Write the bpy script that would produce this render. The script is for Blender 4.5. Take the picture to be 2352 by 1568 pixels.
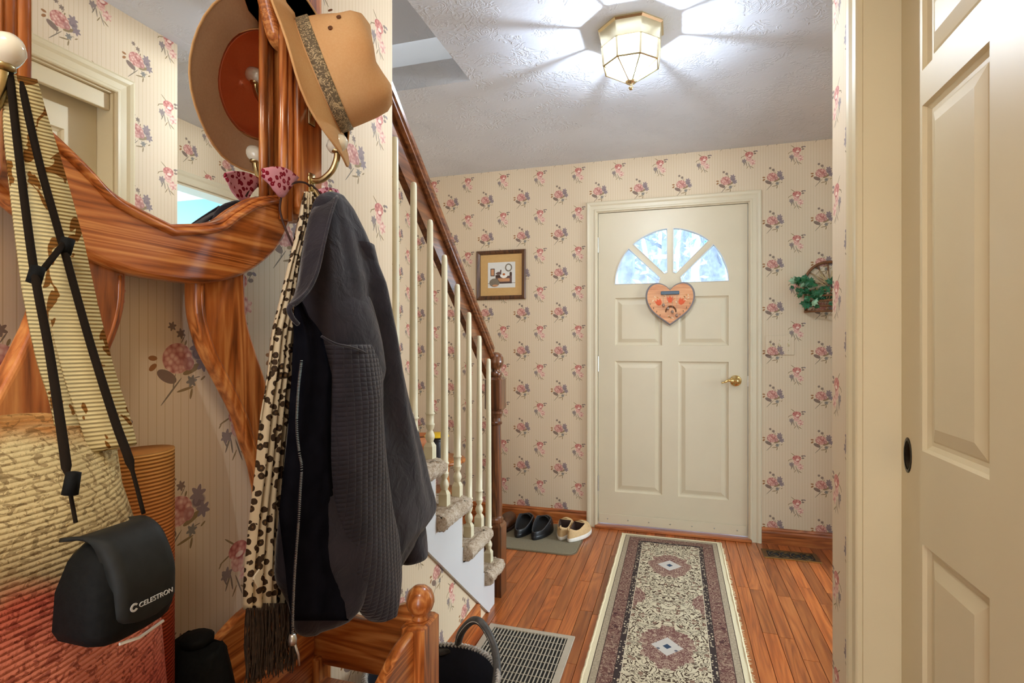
import bpy, bmesh, math, random
import numpy as np
from mathutils import Vector, Matrix, Euler
from mathutils.geometry import tessellate_polygon
random.seed(7)
R = math.radians
SC = bpy.context.scene
COL = SC.collection
for o in list(bpy.data.objects):
    bpy.data.objects.remove(o, do_unlink=True)

# ------------------------------------------------------------------ camera
EYE = 1.20
FPX = 1249.0
YAW = math.atan2(377.0, FPX)
cam = bpy.data.cameras.new('camera')
cam.sensor_width = 36.0
cam.lens = 36.0 * FPX / 2352.0
cam.shift_y = 6.0 / 2352.0
cam.clip_start = 0.02
camo = bpy.data.objects.new('camera', cam)
camo.location = (0, 0, EYE)
camo.rotation_euler = (R(90), 0, YAW)
COL.objects.link(camo)
SC.camera = camo
SC.view_settings.view_transform = 'Standard'
SC.view_settings.look = 'None'
SC.view_settings.gamma = 1.0
SC.view_settings.exposure = 0.68
SC.view_settings.use_curve_mapping = False

# ------------------------------------------------------------------ world and daylight
W = bpy.data.worlds.new('sky'); SC.world = W; W.use_nodes = True
bg = W.node_tree.nodes['Background']
bg.inputs[0].default_value = (0.80, 0.90, 1.0, 1); bg.inputs[1].default_value = 4.2

def area_light(name, loc, rot, sx, sy, power, col):
    l = bpy.data.lights.new(name, 'AREA'); l.shape = 'RECTANGLE'; l.size = sx; l.size_y = sy
    l.energy = power; l.color = col
    o = bpy.data.objects.new(name, l); o.location = loc; o.rotation_euler = rot; COL.objects.link(o)
    return o
# daylight through the glazed doorway at the rear end of the hall, and through the window of the blue room
area_light('rear_doorway_daylight', (-0.2, -2.12, 1.25), (R(90), 0, R(180)), 1.1, 2.0, 38, (1.0, 0.90, 0.74))
area_light('blue_room_window_daylight', (3.05, 2.6, 1.5), (R(90), 0, R(90)), 1.6, 1.4, 60, (0.88, 0.95, 1.0))
# unseen light added behind the camera to brighten the left wall, as shadows suggest
area_light('unseen_hall_ceiling_light', (-0.12, -0.25, 2.36), (0, 0, 0), 0.34, 0.34, 8.5, (1.0, 0.90, 0.76))
LAMP_STRENGTH = 6800.0

# measuring helper: a photo pixel to a point on a plane of known X, Y or Z
_s, _c = math.sin(YAW), math.cos(YAW)
def at(px, py, X=None, Y=None, Z=None):
    u = (px - 1176.0) / FPX; v = (790.0 - py) / FPX
    dx, dy, dz = -_s + u * _c, _c + u * _s, v
    if X is not None: t = X / dx
    elif Y is not None: t = Y / dy
    else: t = (Z - EYE) / dz
    return Vector((dx * t, dy * t, EYE + dz * t))

# ------------------------------------------------------------------ node helpers
class NT:
    def __init__(s, m):
        s.t = m.node_tree; s.N = s.t.nodes; s.L = s.t.links
    def n(s, typ, **kw):
        x = s.N.new(typ)
        for k, v in kw.items(): setattr(x, k, v)
        return x
    def put(s, sock, v):
        if isinstance(v, bpy.types.NodeSocket): s.L.new(v, sock)
        else: sock.default_value = v
    def math(s, op, a, b=0.0, c=None, clamp=False):
        x = s.n('ShaderNodeMath', operation=op, use_clamp=clamp)
        s.put(x.inputs[0], a); s.put(x.inputs[1], b)
        if c is not None: s.put(x.inputs[2], c)
        return x.outputs[0]
    def vec(s, op, a, b=None, scale=None):
        x = s.n('ShaderNodeVectorMath', operation=op)
        s.put(x.inputs[0], a)
        if b is not None: s.put(x.inputs[1], b)
        if scale is not None: s.put(x.inputs['Scale'], scale)
        return x.outputs['Value'] if op in ('LENGTH', 'DOT_PRODUCT', 'DISTANCE') else x.outputs['Vector']
    def mix(s, f, a, b, mode='MIX'):
        x = s.n('ShaderNodeMixRGB', blend_type=mode)
        s.put(x.inputs[0], f)
        for i, v in ((1, a), (2, b)):
            if isinstance(v, (tuple, list)): v = tuple(v)[:3] + (1,)
            s.put(x.inputs[i], v)
        return x.outputs[0]
    def noise(s, v, scale, detail=3, rough=.5, dist=0.0):
        x = s.n('ShaderNodeTexNoise')
        if v is not None: s.L.new(v, x.inputs['Vector'])
        x.inputs['Scale'].default_value = scale; x.inputs['Detail'].default_value = detail
        x.inputs['Roughness'].default_value = rough; x.inputs['Distortion'].default_value = dist
        return x.outputs['Fac']
    def voro(s, v, scale, feature='F1', out='Distance', rnd=1.0):
        x = s.n('ShaderNodeTexVoronoi', feature=feature)
        if v is not None: s.L.new(v, x.inputs['Vector'])
        x.inputs['Scale'].default_value = scale; x.inputs['Randomness'].default_value = rnd
        return x.outputs[out]
    def ramp(s, f, stops, interp='LINEAR'):
        x = s.n('ShaderNodeValToRGB'); x.color_ramp.interpolation = interp
        e = x.color_ramp.elements
        while len(e) < len(stops): e.new(.5)
        for el, (p, c) in zip(e, stops):
            el.position = p; el.color = tuple(c)[:3] + (1,)
        s.put(x.inputs[0], f)
        return x.outputs[0]
    def map(s, v, loc=(0, 0, 0), rot=(0, 0, 0), scale=(1, 1, 1), typ='POINT'):
        x = s.n('ShaderNodeMapping', vector_type=typ)
        s.L.new(v, x.inputs[0])
        x.inputs['Location'].default_value = loc; x.inputs['Rotation'].default_value = rot; x.inputs['Scale'].default_value = scale
        return x.outputs[0]
    def coord(s, out='Object'):
        return s.n('ShaderNodeTexCoord').outputs[out]
    def bump(s, h, strength, dist, bsdf):
        x = s.n('ShaderNodeBump'); x.inputs['Strength'].default_value = strength; x.inputs['Distance'].default_value = dist
        s.put(x.inputs['Height'], h); s.L.new(x.outputs[0], bsdf.inputs['Normal'])
    def sep(s, v):
        x = s.n('ShaderNodeSeparateXYZ'); s.L.new(v, x.inputs[0]); return x.outputs
    def comb(s, x=0.0, y=0.0, z=0.0):
        k = s.n('ShaderNodeCombineXYZ')
        for i, v in enumerate((x, y, z)): s.put(k.inputs[i], v)
        return k.outputs[0]

def S(r, g, b):   # sRGB 0-255 to linear
    def f(c):
        c /= 255.0
        return c / 12.92 if c <= .04045 else ((c + .055) / 1.055) ** 2.4
    return (f(r), f(g), f(b))

def new_mat(name, rough=.5, metal=0.0, spec=None, coat=0.0):
    m = bpy.data.materials.new(name); m.use_nodes = True
    b = m.node_tree.nodes['Principled BSDF']
    b.inputs['Roughness'].default_value = rough; b.inputs['Metallic'].default_value = metal
    if spec is not None: b.inputs['Specular IOR Level'].default_value = spec
    if coat: b.inputs['Coat Weight'].default_value = coat; b.inputs['Coat Roughness'].default_value = .12
    return m, NT(m), b

def plain(name, col, rough=.5, metal=0.0, var=.06, scale=30, spec=None, bump=0.0, coat=0.0):
    m, t, b = new_mat(name, rough, metal, spec, coat)
    c = t.coord(); n = t.noise(c, scale, 4)
    lo = tuple(max(0, x * (1 - var)) for x in col); hi = tuple(min(1, x * (1 + var)) for x in col)
    t.L.new(t.ramp(n, [(.3, lo), (.7, hi)]), b.inputs['Base Color'])
    if bump: t.bump(n, bump, .002, b)
    return m

def wood(name, dark, mid, light, axis='Z', across=55.0, along=3.0, rough=.32, coat=.25, rnd=False, bands=9.0):
    m, t, b = new_mat(name, rough, coat=coat)
    c = t.coord()
    if rnd:
        oi = t.n('ShaderNodeObjectInfo').outputs['Random']
        c = t.vec('ADD', c, t.comb(t.math('MULTIPLY', oi, 13.0), t.math('MULTIPLY', oi, 7.0), t.math('MULTIPLY', oi, 5.0)))
    sc = {'X': (along, across, across), 'Y': (across, along, across), 'Z': (across, across, along)}[axis]
    ls = {'X': (.6, bands, bands), 'Y': (bands, .6, bands), 'Z': (bands, bands, .6)}[axis]
    fine = t.noise(t.map(c, scale=sc), 1.0, 5, .6, .2)
    big = t.noise(t.map(c, scale=ls), 1.3, 2, .5, 1.1)
    rings = t.math('FRACT', t.math('MULTIPLY', big, 9.0))
    rings = t.math('ABSOLUTE', t.math('SUBTRACT', rings, .5))
    f = t.math('ADD', t.math('MULTIPLY', fine, .75), t.math('MULTIPLY', rings, .45))
    col = t.ramp(f, [(.28, dark), (.48, mid), (.68, light)])
    if rnd:
        oi2 = t.n('ShaderNodeObjectInfo').outputs['Random']
        col = t.mix(1.0, col, t.ramp(oi2, [(0, (.68, .66, .64)), (.5, (1, 1, 1)), (1, (1.25, 1.12, .95))]), 'MULTIPLY')
    t.L.new(col, b.inputs['Base Color'])
    t.bump(fine, .12, .001, b)
    return m

# ------------------------------------------------------------------ wallpaper: stripes and two printed flower sprigs, all nodes
def wallpaper(name, axis, u0, z0):
    """axis: 'X' or 'Y' is the horizontal coordinate of the wall; (u0, z0) centre of one sprig A."""
    m, t, b = new_mat(name, .62, spec=.3)
    c = t.coord(); so = t.sep(c)
    U = so[0] if axis == 'X' else so[1]
    Z = so[2]
    P = .2618
    base = t.mix(t.noise(t.comb(t.math('MULTIPLY', U, 3.0), Z, 0.0), 1.2, 2), S(218, 197, 166), S(225, 206, 178))
    fr = t.math('FRACT', t.math('MULTIPLY', U, 1 / .0152))
    col = t.mix(t.math('MULTIPLY', t.math('LESS_THAN', fr, .11), .55), base, S(190, 160, 112))
    fr2 = t.math('FRACT', t.math('MULTIPLY', U, 1 / .0038))
    col = t.mix(t.math('MULTIPLY', t.math('LESS_THAN', fr2, .3), .10), col, S(196, 172, 132))
    pv = t.comb(U, Z, 0.0)
    def cell(ou, oz):
        v = t.vec('SUBTRACT', pv, (ou - P / 2, oz - P / 2, 0))
        v = t.vec('SCALE', v, scale=1 / P)
        v = t.vec('FRACTION', v)
        v = t.vec('SUBTRACT', v, (.5, .5, 0))
        return t.vec('SCALE', v, scale=P * 100)      # centimetres from the sprig's centre
    def E(v, cx, cy, rx, ry, rot=0.0):
        l = t.vec('LENGTH', t.map(v, (cx, cy, 0), (0, 0, R(rot)), (rx, ry, 1), 'TEXTURE'))
        return l
    def paint(col, l, c2, op=1.0, soft=False):
        if soft:
            f = t.math('MULTIPLY', t.math('SUBTRACT', 1.0, l), 3.0, clamp=True)
            f = t.math('MULTIPLY', f, op)
        else:
            f = t.math('LESS_THAN', l, 1.0)
            if op < 1: f = t.math('MULTIPLY', f, op)
        return t.mix(f, col, c2)
    def star(v, cx, cy, r, rot=0.0, w=.3):
        l = t.math('MINIMUM', E(v, cx, cy, r, r * w, rot), E(v, cx, cy, r, r * w, rot + 60))
        return t.math('MINIMUM', l, E(v, cx, cy, r, r * w, rot + 120))
    green, olive, slate = S(130, 116, 98), S(146, 124, 88), S(132, 116, 116)
    grey, ochre = S(134, 114, 100), S(156, 108, 66)
    # sprig B : round peony with slate-blue flowers
    vb = cell(u0 + P / 2, z0 + P / 2)
    warp = t.voro(vb, 1.05, 'F1', 'Distance')
    pet = t.ramp(warp, [(.18, S(228, 192, 174)), (.5, S(206, 150, 134)), (.8, S(172, 104, 96))])
    for (x, y, rx, ry, ro, cc) in ((-2.35, -2.35, 2.0, .95, -28, S(132, 110, 96)), (2.6, -1.3, 2.0, .62, 24, olive),
                                   (-1.5, -4.9, 3.0, .16, 48, green), (1.2, -4.75, 1.7, .24, 12, olive), (2.4, -5.6, .95, .26, 78, olive),
                                   (-4.9, .8, .8, .42, -5, ochre), (-4.9, -.7, .8, .46, 38, ochre), (.75, 3.9, .75, .1, 60, green),
                                   (4.9, -3.0, .6, .2, 35, olive), (3.6, -2.8, .7, .1, 10, green), (-1.0, -3.4, 1.5, .12, 80, green),
                                   (1.3, 3.3, .5, .2, 70, olive)):
        col = paint(col, E(vb, x, y, rx, ry, ro), cc)
    col = paint(col, E(vb, 3.9, 1.4, 1.7, 1.35, 0), S(130, 112, 114), soft=True)
    col = paint(col, star(vb, 3.8, 2.6, 1.75, 12), S(146, 128, 126))
    col = paint(col, star(vb, 4.9, -.4, 1.55, 40), S(142, 126, 126))
    col = paint(col, E(vb, -.3, .65, 2.9, 2.6, 0), pet)
    col = paint(col, E(vb, 1.9, -.3, 1.1, 1.2, 0), t.mix(.5, pet, S(166, 118, 112)))
    col = paint(col, star(vb, -1.35, 6.1, .85, 15), grey)
    col = paint(col, star(vb, .35, 4.9, .95, 40), grey)
    col = paint(col, star(vb, 2.5, -3.4, 1.15, 70), S(134, 128, 118))
    # sprig A : open rose with a lily below
    va = cell(u0, z0)
    wa = t.voro(va, .95, 'F1', 'Distance')
    rose = t.ramp(wa, [(.18, S(226, 178, 160)), (.5, S(204, 132, 118)), (.82, S(166, 86, 80))])
    lily = t.ramp(wa, [(.18, S(236, 206, 188)), (.52, S(220, 170, 154)), (.82, S(184, 120, 112))])
    for (x, y, rx, ry, ro, cc) in ((-1.9, 4.5, 1.7, .18, -38, olive), (-3.1, 1.7, 1.5, .17, 22, olive), (-4.3, .9, .6, .16, 55, olive),
                                   (.2, -4.4, 2.4, .17, -68, green), (1.6, -5.4, 1.2, .2, -35, olive), (-.9, -5.2, 1.1, .18, 60, olive),
                                   (-2.4, -2.6, 1.9, .22, 68, green), (-3.3, -2.1, 1.5, .2, 115, S(128, 116, 106)), (-1.6, -3.2, 1.6, .2, 100, green),
                                   (3.0, 4.0, .75, .42, 15, grey), (4.2, 4.1, .6, .36, -20, slate), (3.3, 2.7, .7, .42, 10, grey), (3.0, 3.3, 1.3, .08, 55, green)):
        col = paint(col, E(va, x, y, rx, ry, ro), cc)
    col = paint(col, star(va, -2.8, -1.3, 1.45, 20), S(144, 128, 122))
    col = paint(col, star(va, 1.9, -2.5, 1.9, 25, .36), lily)
    col = paint(col, E(va, -.2, .1, 1.55, 1.9, 10), lily)
    col = paint(col, E(va, 0, 2.4, 2.35, 1.75, 0), rose)
    col = paint(col, E(va, .35, 1.55, 1.15, .62, 8), S(240, 214, 196), soft=True)
    t.L.new(col, b.inputs['Base Color'])
    return m

# ------------------------------------------------------------------ mesh helpers
def obj(name, verts, faces, mat, parent=None, smooth=False):
    me = bpy.data.meshes.new(name)
    me.from_pydata([tuple(v) for v in verts], [], faces)
    bm = bmesh.new(); bm.from_mesh(me); bmesh.ops.recalc_face_normals(bm, faces=bm.faces); bm.to_mesh(me); bm.free()
    if smooth:
        me.polygons.foreach_set('use_smooth', [True] * len(me.polygons))
    if mat: me.materials.append(mat)
    o = bpy.data.objects.new(name, me); COL.objects.link(o)
    if parent: o.parent = parent; o.matrix_parent_inverse = Matrix.Identity(4); keep_local(o, parent)
    return o

def keep_local(o, parent):
    """vertices are given in world space; parents are unrotated, so only the parent's place is taken off"""
    p = parent; off = Vector((0, 0, 0))
    while p: off += p.location; p = p.parent
    if off.length > 0: o.location = -off + o.location

def tag(o, label, cat, group=None):
    o['label'] = label; o['category'] = cat
    if group: o['group'] = group
    return o
def struct(o, label=None):
    o['kind'] = 'structure'
    if label: o['label'] = label
    return o
def thing(name, label, cat, loc=(0, 0, 0), group=None):
    o = bpy.data.objects.new(name, None); o.empty_display_size = .05; COL.objects.link(o); o.location = loc
    return tag(o, label, cat, group)

class MB:
    """collects shapes for one mesh"""
    def __init__(s): s.v = []; s.f = []
    def add(s, v, f):
        n = len(s.v); s.v += [Vector(p) for p in v]; s.f += [tuple(i + n for i in q) for q in f]; return s
    def box(s, x0, x1, y0, y1, z0, z1, bev=0.0):
        if bev <= 0:
            v = [(x, y, z) for x in (x0, x1) for y in (y0, y1) for z in (z0, z1)]
            return s.add(v, [(0, 1, 3, 2), (4, 6, 7, 5), (0, 4, 5, 1), (2, 3, 7, 6), (0, 2, 6, 4), (1, 5, 7, 3)])
        b = bev; rings = []
        for z, i in ((z0, b), (z0 + b, 0), (z1 - b, 0), (z1, b)):
            xa, xb, ya, yb = x0 + i, x1 - i, y0 + i, y1 - i
            rings.append([(xa + b, ya, z), (xb - b, ya, z), (xb, ya + b, z), (xb, yb - b, z), (xb - b, yb, z), (xa + b, yb, z), (xa, yb - b, z), (xa, ya + b, z)])
        return s.loft(rings)
    def loft(s, rings, caps=True, closed=True):
        n = len(rings[0]); v = [p for r in rings for p in r]; f = []
        for i in range(len(rings) - 1):
            for j in range(n if closed else n - 1):
                k = (j + 1) % n
                f.append((i * n + j, i * n + k, (i + 1) * n + k, (i + 1) * n + j))
        if caps and closed:
            if caps != 'end': f.append(tuple(range(n - 1, -1, -1)))
            f.append(tuple((len(rings) - 1) * n + j for j in range(n)))
        return s.add(v, f)
    def lathe(s, prof, origin, axis=(0, 0, 1), n=16, sx=1.0, ref=None):
        """prof: (radius, height) along the axis"""
        w = Vector(axis).normalized()
        a = Vector(ref) if ref else (Vector((1, 0, 0)) if abs(w.x) < .9 else Vector((0, 1, 0)))
        u = (a - w * a.dot(w)).normalized(); q = w.cross(u); o = Vector(origin)
        rings = [[o + w * h + (u * math.cos(2 * math.pi * k / n) * sx + q * math.sin(2 * math.pi * k / n)) * max(r, 1e-5) for k in range(n)] for r, h in prof]
        return s.loft(rings)
    def tube(s, pts, r, n=8, caps=True):
        pts = [Vector(p) for p in pts]; rings = []
        rr = r if isinstance(r, (list, tuple)) else [r] * len(pts)
        prev = None
        for i, p in enumerate(pts):
            d = (pts[min(i + 1, len(pts) - 1)] - pts[max(i - 1, 0)]).normalized()
            if prev is None:
                a = Vector((0, 0, 1)) if abs(d.z) < .9 else Vector((1, 0, 0))
                u = (a - d * a.dot(d)).normalized()
            else:
                u = (prev - d * prev.dot(d))
                u = u.normalized() if u.length > 1e-6 else d.orthogonal().normalized()
            prev = u; w = d.cross(u)
            rings.append([p + (u * math.cos(2 * math.pi * k / n) + w * math.sin(2 * math.pi * k / n)) * rr[i] for k in range(n)])
        return s.loft(rings, caps)
    def ribbon(s, pts, width, side, thick):
        """flat strap; side: direction across the strap (vector or list)"""
        pts = [Vector(p) for p in pts]; rings = []
        for i, p in enumerate(pts):
            d = (pts[min(i + 1, len(pts) - 1)] - pts[max(i - 1, 0)]).normalized()
            sd = Vector(side[i] if isinstance(side, list) else side); sd = (sd - d * sd.dot(d)).normalized(); nn = d.cross(sd)
            w = (width[i] if isinstance(width, list) else width) / 2
            rings.append([p + sd * w + nn * thick / 2, p - sd * w + nn * thick / 2, p - sd * w - nn * thick / 2, p + sd * w - nn * thick / 2])
        return s.loft(rings)
    def prism(s, poly, mapf, w0, w1):
        """poly: outline (u,v) possibly concave; mapf(u,v,w) to world"""
        n = len(poly)
        tri = tessellate_polygon([[Vector((a, b, 0)) for a, b in poly]])
        v = [mapf(a, b, w0) for a, b in poly] + [mapf(a, b, w1) for a, b in poly]
        f = [tuple(t) for t in tri] + [tuple(i + n for i in reversed(t)) for t in tri]
        f += [(i, (i + 1) % n, n + (i + 1) % n, n + i) for i in range(n)]
        return s.add(v, f)
    def sheet(s, G, thick=.004):
        """G: grid [i][j] of points, made into a closed shell"""
        A = np.array([[tuple(p) for p in row] for row in G], float)
        du = np.gradient(A, axis=0); dv = np.gradient(A, axis=1)
        nn = np.cross(du, dv); nn /= (np.linalg.norm(nn, axis=2, keepdims=True) + 1e-12)
        B = A - nn * thick; h, w = A.shape[:2]
        v = [tuple(p) for p in A.reshape(-1, 3)] + [tuple(p) for p in B.reshape(-1, 3)]
        f = []; o = h * w
        for i in range(h - 1):
            for j in range(w - 1):
                a, b_, c_, d = i * w + j, i * w + j + 1, (i + 1) * w + j + 1, (i + 1) * w + j
                f.append((a, b_, c_, d)); f.append((o + d, o + c_, o + b_, o + a))
        edge = [j for j in range(w)] + [i * w + w - 1 for i in range(1, h)] + [(h - 1) * w + j for j in range(w - 2, -1, -1)] + [i * w for i in range(h - 2, 0, -1)]
        for k in range(len(edge)):
            a, b_ = edge[k], edge[(k + 1) % len(edge)]
            f.append((a, o + a, o + b_, b_))
        return s.add(v, f)
    def ball(s, c, rx, ry=None, rz=None, nu=12, nv=8):
        ry = ry or rx; rz = rz or rx; c = Vector(c)
        rings = [[c + Vector((rx * math.sin(a) * math.cos(b), ry * math.sin(a) * math.sin(b), rz * math.cos(a))) for b in [2 * math.pi * k / nu for k in range(nu)]]
                 for a in [max(.02, min(math.pi - .02, math.pi * i / nv)) for i in range(nv + 1)]]
        return s.loft(rings)
    def build(s, name, mat, parent=None, smooth=False):
        return obj(name, s.v, s.f, mat, parent, smooth)

def spline(pts, n=6):
    """Catmull-Rom through points of any dimension"""
    P = [Vector(p) for p in pts]; out = []
    for i in range(len(P) - 1):
        a, b, c, d = P[max(i - 1, 0)], P[i], P[i + 1], P[min(i + 2, len(P) - 1)]
        for k in range(n):
            t = k / n
            out.append(.5 * ((2 * b) + (c - a) * t + (2 * a - 5 * b + 4 * c - d) * t * t + (3 * b - a - 3 * c + d) * t ** 3))
    out.append(P[-1])
    return out

def shape2d(name, loops, depth, bevel, mat, mapf, parent=None, res=2, smooth=False):
    """filled outline with holes, thickened to `depth` (w from 0 to depth) with a rounded edge"""
    cu = bpy.data.curves.new(name, 'CURVE'); cu.dimensions = '2D'; cu.fill_mode = 'BOTH'
    cu.extrude = max(depth / 2 - bevel, 0.0); cu.bevel_depth = bevel; cu.bevel_resolution = res; cu.offset = -bevel
    for lp in loops:
        sp = cu.splines.new('POLY'); sp.points.add(len(lp) - 1)
        for p, q in zip(sp.points, lp): p.co = (q[0], q[1], 0, 1)
        sp.use_cyclic_u = True
    co = bpy.data.objects.new(name + '_tmp', cu); COL.objects.link(co)
    dg = bpy.context.evaluated_depsgraph_get()
    me = bpy.data.meshes.new_from_object(co.evaluated_get(dg))
    verts = [mapf(v.co.x, v.co.y, v.co.z + depth / 2) for v in me.vertices]
    faces = [tuple(p.vertices) for p in me.polygons]
    bpy.data.objects.remove(co, do_unlink=True); bpy.data.curves.remove(cu); bpy.data.meshes.remove(me)
    return obj(name, verts, faces, mat, parent, smooth)

def text_mesh(name, txt, size, mapf, mat, parent, depth=.0006):
    cu = bpy.data.curves.new(name, 'FONT'); cu.body = txt; cu.size = size; cu.extrude = depth / 2; cu.align_x = 'LEFT'
    co = bpy.data.objects.new(name + '_tmp', cu); COL.objects.link(co)
    dg = bpy.context.evaluated_depsgraph_get()
    me = bpy.data.meshes.new_from_object(co.evaluated_get(dg))
    verts = [mapf(v.co.x, v.co.y, v.co.z) for v in me.vertices]; faces = [tuple(p.vertices) for p in me.polygons]
    bpy.data.objects.remove(co, do_unlink=True); bpy.data.curves.remove(cu); bpy.data.meshes.remove(me)
    return obj(name, verts, faces, mat, parent)

def raised_panel(name, u0, u1, v0, v1, prof, mapf, mat, parent, back=.03):
    """nested rectangles: prof = (inset, depth below the face)"""
    rings = [[mapf(u0, v0, -back), mapf(u1, v0, -back), mapf(u1, v1, -back), mapf(u0, v1, -back)]]
    for i, d in prof:
        rings.append([mapf(u0 + i, v0 + i, -d), mapf(u1 - i, v0 + i, -d), mapf(u1 - i, v1 - i, -d), mapf(u0 + i, v1 - i, -d)])
    return MB().loft(rings).build(name, mat, parent)

def casing(name, path, prof, mapf, mat, parent=None):
    """moulding swept along a mitred path in (u,v); prof = (outward offset, height off the wall). outward is to the left of travel"""
    n = len(path); rings = []
    for i, p in enumerate(path):
        p = Vector(p)
        d0 = (p - Vector(path[i - 1])).normalized() if i > 0 else None
        d1 = (Vector(path[i + 1]) - p).normalized() if i < n - 1 else None
        if d0 is None: d0 = d1
        if d1 is None: d1 = d0
        n0 = Vector((-d0.y, d0.x)); n1 = Vector((-d1.y, d1.x))
        m_ = (n0 + n1); m_ = m_ / max(m_.dot(n0), 1e-6)
        rings.append([mapf(p.x + m_.x * o, p.y + m_.y * o, h) for o, h in prof])
    return MB().loft(rings).build(name, mat, parent)

# ------------------------------------------------------------------ dimensions of the place (metres)
XL = -0.815          # left wall face
XR = 0.415           # closet wall face
YB = 3.585           # wall with the front door
ZC = 2.40            # ceiling
YEND = 1.457         # where the full-height left wall stops
XS = -1.82           # wall beyond the staircase
XF = 1.03            # foyer wall on the right with the opening to the blue room
YC = 1.70            # end of the closet wall
YREAR = -2.2

# ------------------------------------------------------------------ materials of the setting
M = {}
M['paper_back'] = wallpaper('wallpaper_back', 'X', -0.622, 2.329)
M['paper_left'] = wallpaper('wallpaper_left', 'Y', 0.858, 1.30)
M['paper_right'] = wallpaper('wallpaper_right', 'Y', 1.66, 1.33)
M['cream'] = plain('cream_paint', S(213, 199, 169), .38, var=.02, scale=6)
M['closet_cream'] = plain('closet_cream_paint', S(212, 196, 158), .4, var=.02, scale=6)
M['white'] = plain('white_paint', S(206, 206, 206), .45, var=.02, scale=6)
M['blue'] = plain('blue_paint', S(112, 172, 186), .6, var=.03, scale=4)
def ceiling_mat():
    m, t, b = new_mat('textured_ceiling', .75, spec=.25)
    c = t.coord()
    n1 = t.noise(t.map(c, scale=(1, 1, 1)), 16, 3, .55, 2.2)
    ridge = t.math('ABSOLUTE', t.math('SUBTRACT', n1, .5))
    ridge = t.math('SUBTRACT', 1.0, t.math('MULTIPLY', ridge, 9.0), clamp=True)
    patch = t.math('GREATER_THAN', t.noise(c, 7, 2), .47)
    h = t.math('ADD', t.math('MULTIPLY', ridge, patch), t.math('MULTIPLY', t.noise(c, 60, 3), .35))
    t.L.new(t.ramp(t.noise(c, 3, 2), [(.3, S(214, 217, 222)), (.7, S(222, 225, 230))]), b.inputs['Base Color'])
    t.bump(h, .38, .005, b)
    return m
M['ceiling'] = ceiling_mat()
OAK = (S(92, 40, 12), S(168, 88, 34), S(206, 128, 62))
M['plank'] = wood('oak_floor', S(132, 68, 32), S(164, 90, 42), S(184, 110, 56), 'Y', 70, 2.5, .3, .3, rnd=True, bands=7)
M['plankdark'] = plain('subfloor', S(52, 26, 14), .8)
M['base_oak_x'] = wood('oak_baseboard_x', S(112, 56, 22), S(168, 92, 42), S(196, 120, 62), 'X', 60, 3, .35, .2)
M['base_oak_y'] = wood('oak_baseboard_y', S(112, 56, 22), S(168, 92, 42), S(196, 120, 62), 'Y', 60, 3, .35, .2)

mXZ = lambda y: (lambda u, v, w: (u, y + w, v))         # wall plane facing -Y, thickness grows to +Y
mYZ = lambda x: (lambda u, v, w: (x - w, u, v))         # left wall: thickness grows to -X
mYZr = lambda x: (lambda u, v, w: (x + w, u, v))        # right walls: thickness grows to +X
mXY = lambda z: (lambda u, v, w: (u, v, z + w))

# ------------------------------------------------------------------ floor with single planks
floor = struct(MB().box(-1.95, 3.3, YREAR - .1, YB + .2, -.06, -.008).build('floor', M['plankdark']))
pw = .0585
def plank(x0, x1, y0, y1):
    b = .0009
    r = [[(x0 + b, y0 + b, -.008), (x1 - b, y0 + b, -.008), (x1 - b, y1 - b, -.008), (x0 + b, y1 - b, -.008)],
         [(x0 + b, y0 + b, -.001), (x1 - b, y0 + b, -.001), (x1 - b, y1 - b, -.001), (x0 + b, y1 - b, -.001)],
         [(x0 + 2 * b, y0 + 2 * b, 0), (x1 - 2 * b, y0 + 2 * b, 0), (x1 - 2 * b, y1 - 2 * b, 0), (x0 + 2 * b, y1 - 2 * b, 0)]]
    return r
rest = MB()
rng = random.Random(3)
x = -1.82
while x < 1.03:
    y = 1.25 + rng.random() * .5 - .5
    y = max(y, .9)
    rest.loft(plank(x, x + pw, YREAR, y))
    while y < YB - .01:
        ln = rng.choice((.42, .55, .7, .85, 1.0, 1.15))
        y2 = min(y + ln, YB)
        if YB - y2 < .15: y2 = YB
        if x < -.9 and y2 < 2.3:
            rest.loft(plank(x, x + pw, y, y2))
        else:
            MB().loft(plank(x, x + pw, y, y2)).build('plank', M['plank'], floor)
        y = y2
    x += pw
while x < 3.2:
    rest.loft(plank(x, x + pw, YREAR, YB)); x += pw
o = rest.build('floorboards_beyond', M['plank'], floor); o['kind'] = 'stuff'

# ------------------------------------------------------------------ ceiling with the stairwell opening
WX, WY = -.898, 2.316
struct(shape2d('ceiling', [[(WX, YREAR), (3.3, YREAR), (3.3, YB + .1), (XS - .1, YB + .1), (XS - .1, WY), (WX, WY)]], .115, 0, M['ceiling'], mXY(ZC)))
struct(MB().box(XS, WX, WY + .12, WY + .22, ZC + .1, ZC + .6).build('wall_stairwell_end', M['white']))
zs = lambda y: 2.625 + (WY - y) * .80
struct(MB().loft([[(XS, WY, zs(WY)), (WX, WY, zs(WY)), (WX, WY, zs(WY) + .1), (XS, WY, zs(WY) + .1)],
                  [(XS, -.5, zs(-.5)), (WX, -.5, zs(-.5)), (WX, -.5, zs(-.5) + .1), (XS, -.5, zs(-.5) + .1)]]).build('ceiling_stairwell', M['ceiling']))
struct(MB().box(WX, WX + .1, -.6, WY + .3, ZC + .114, 5.2).build('wall_stairwell_side', M['white']))
struct(MB().box(XS, WX, -.6, -.5, ZC, 5.2).build('wall_stairwell_top', M['white']))

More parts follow.
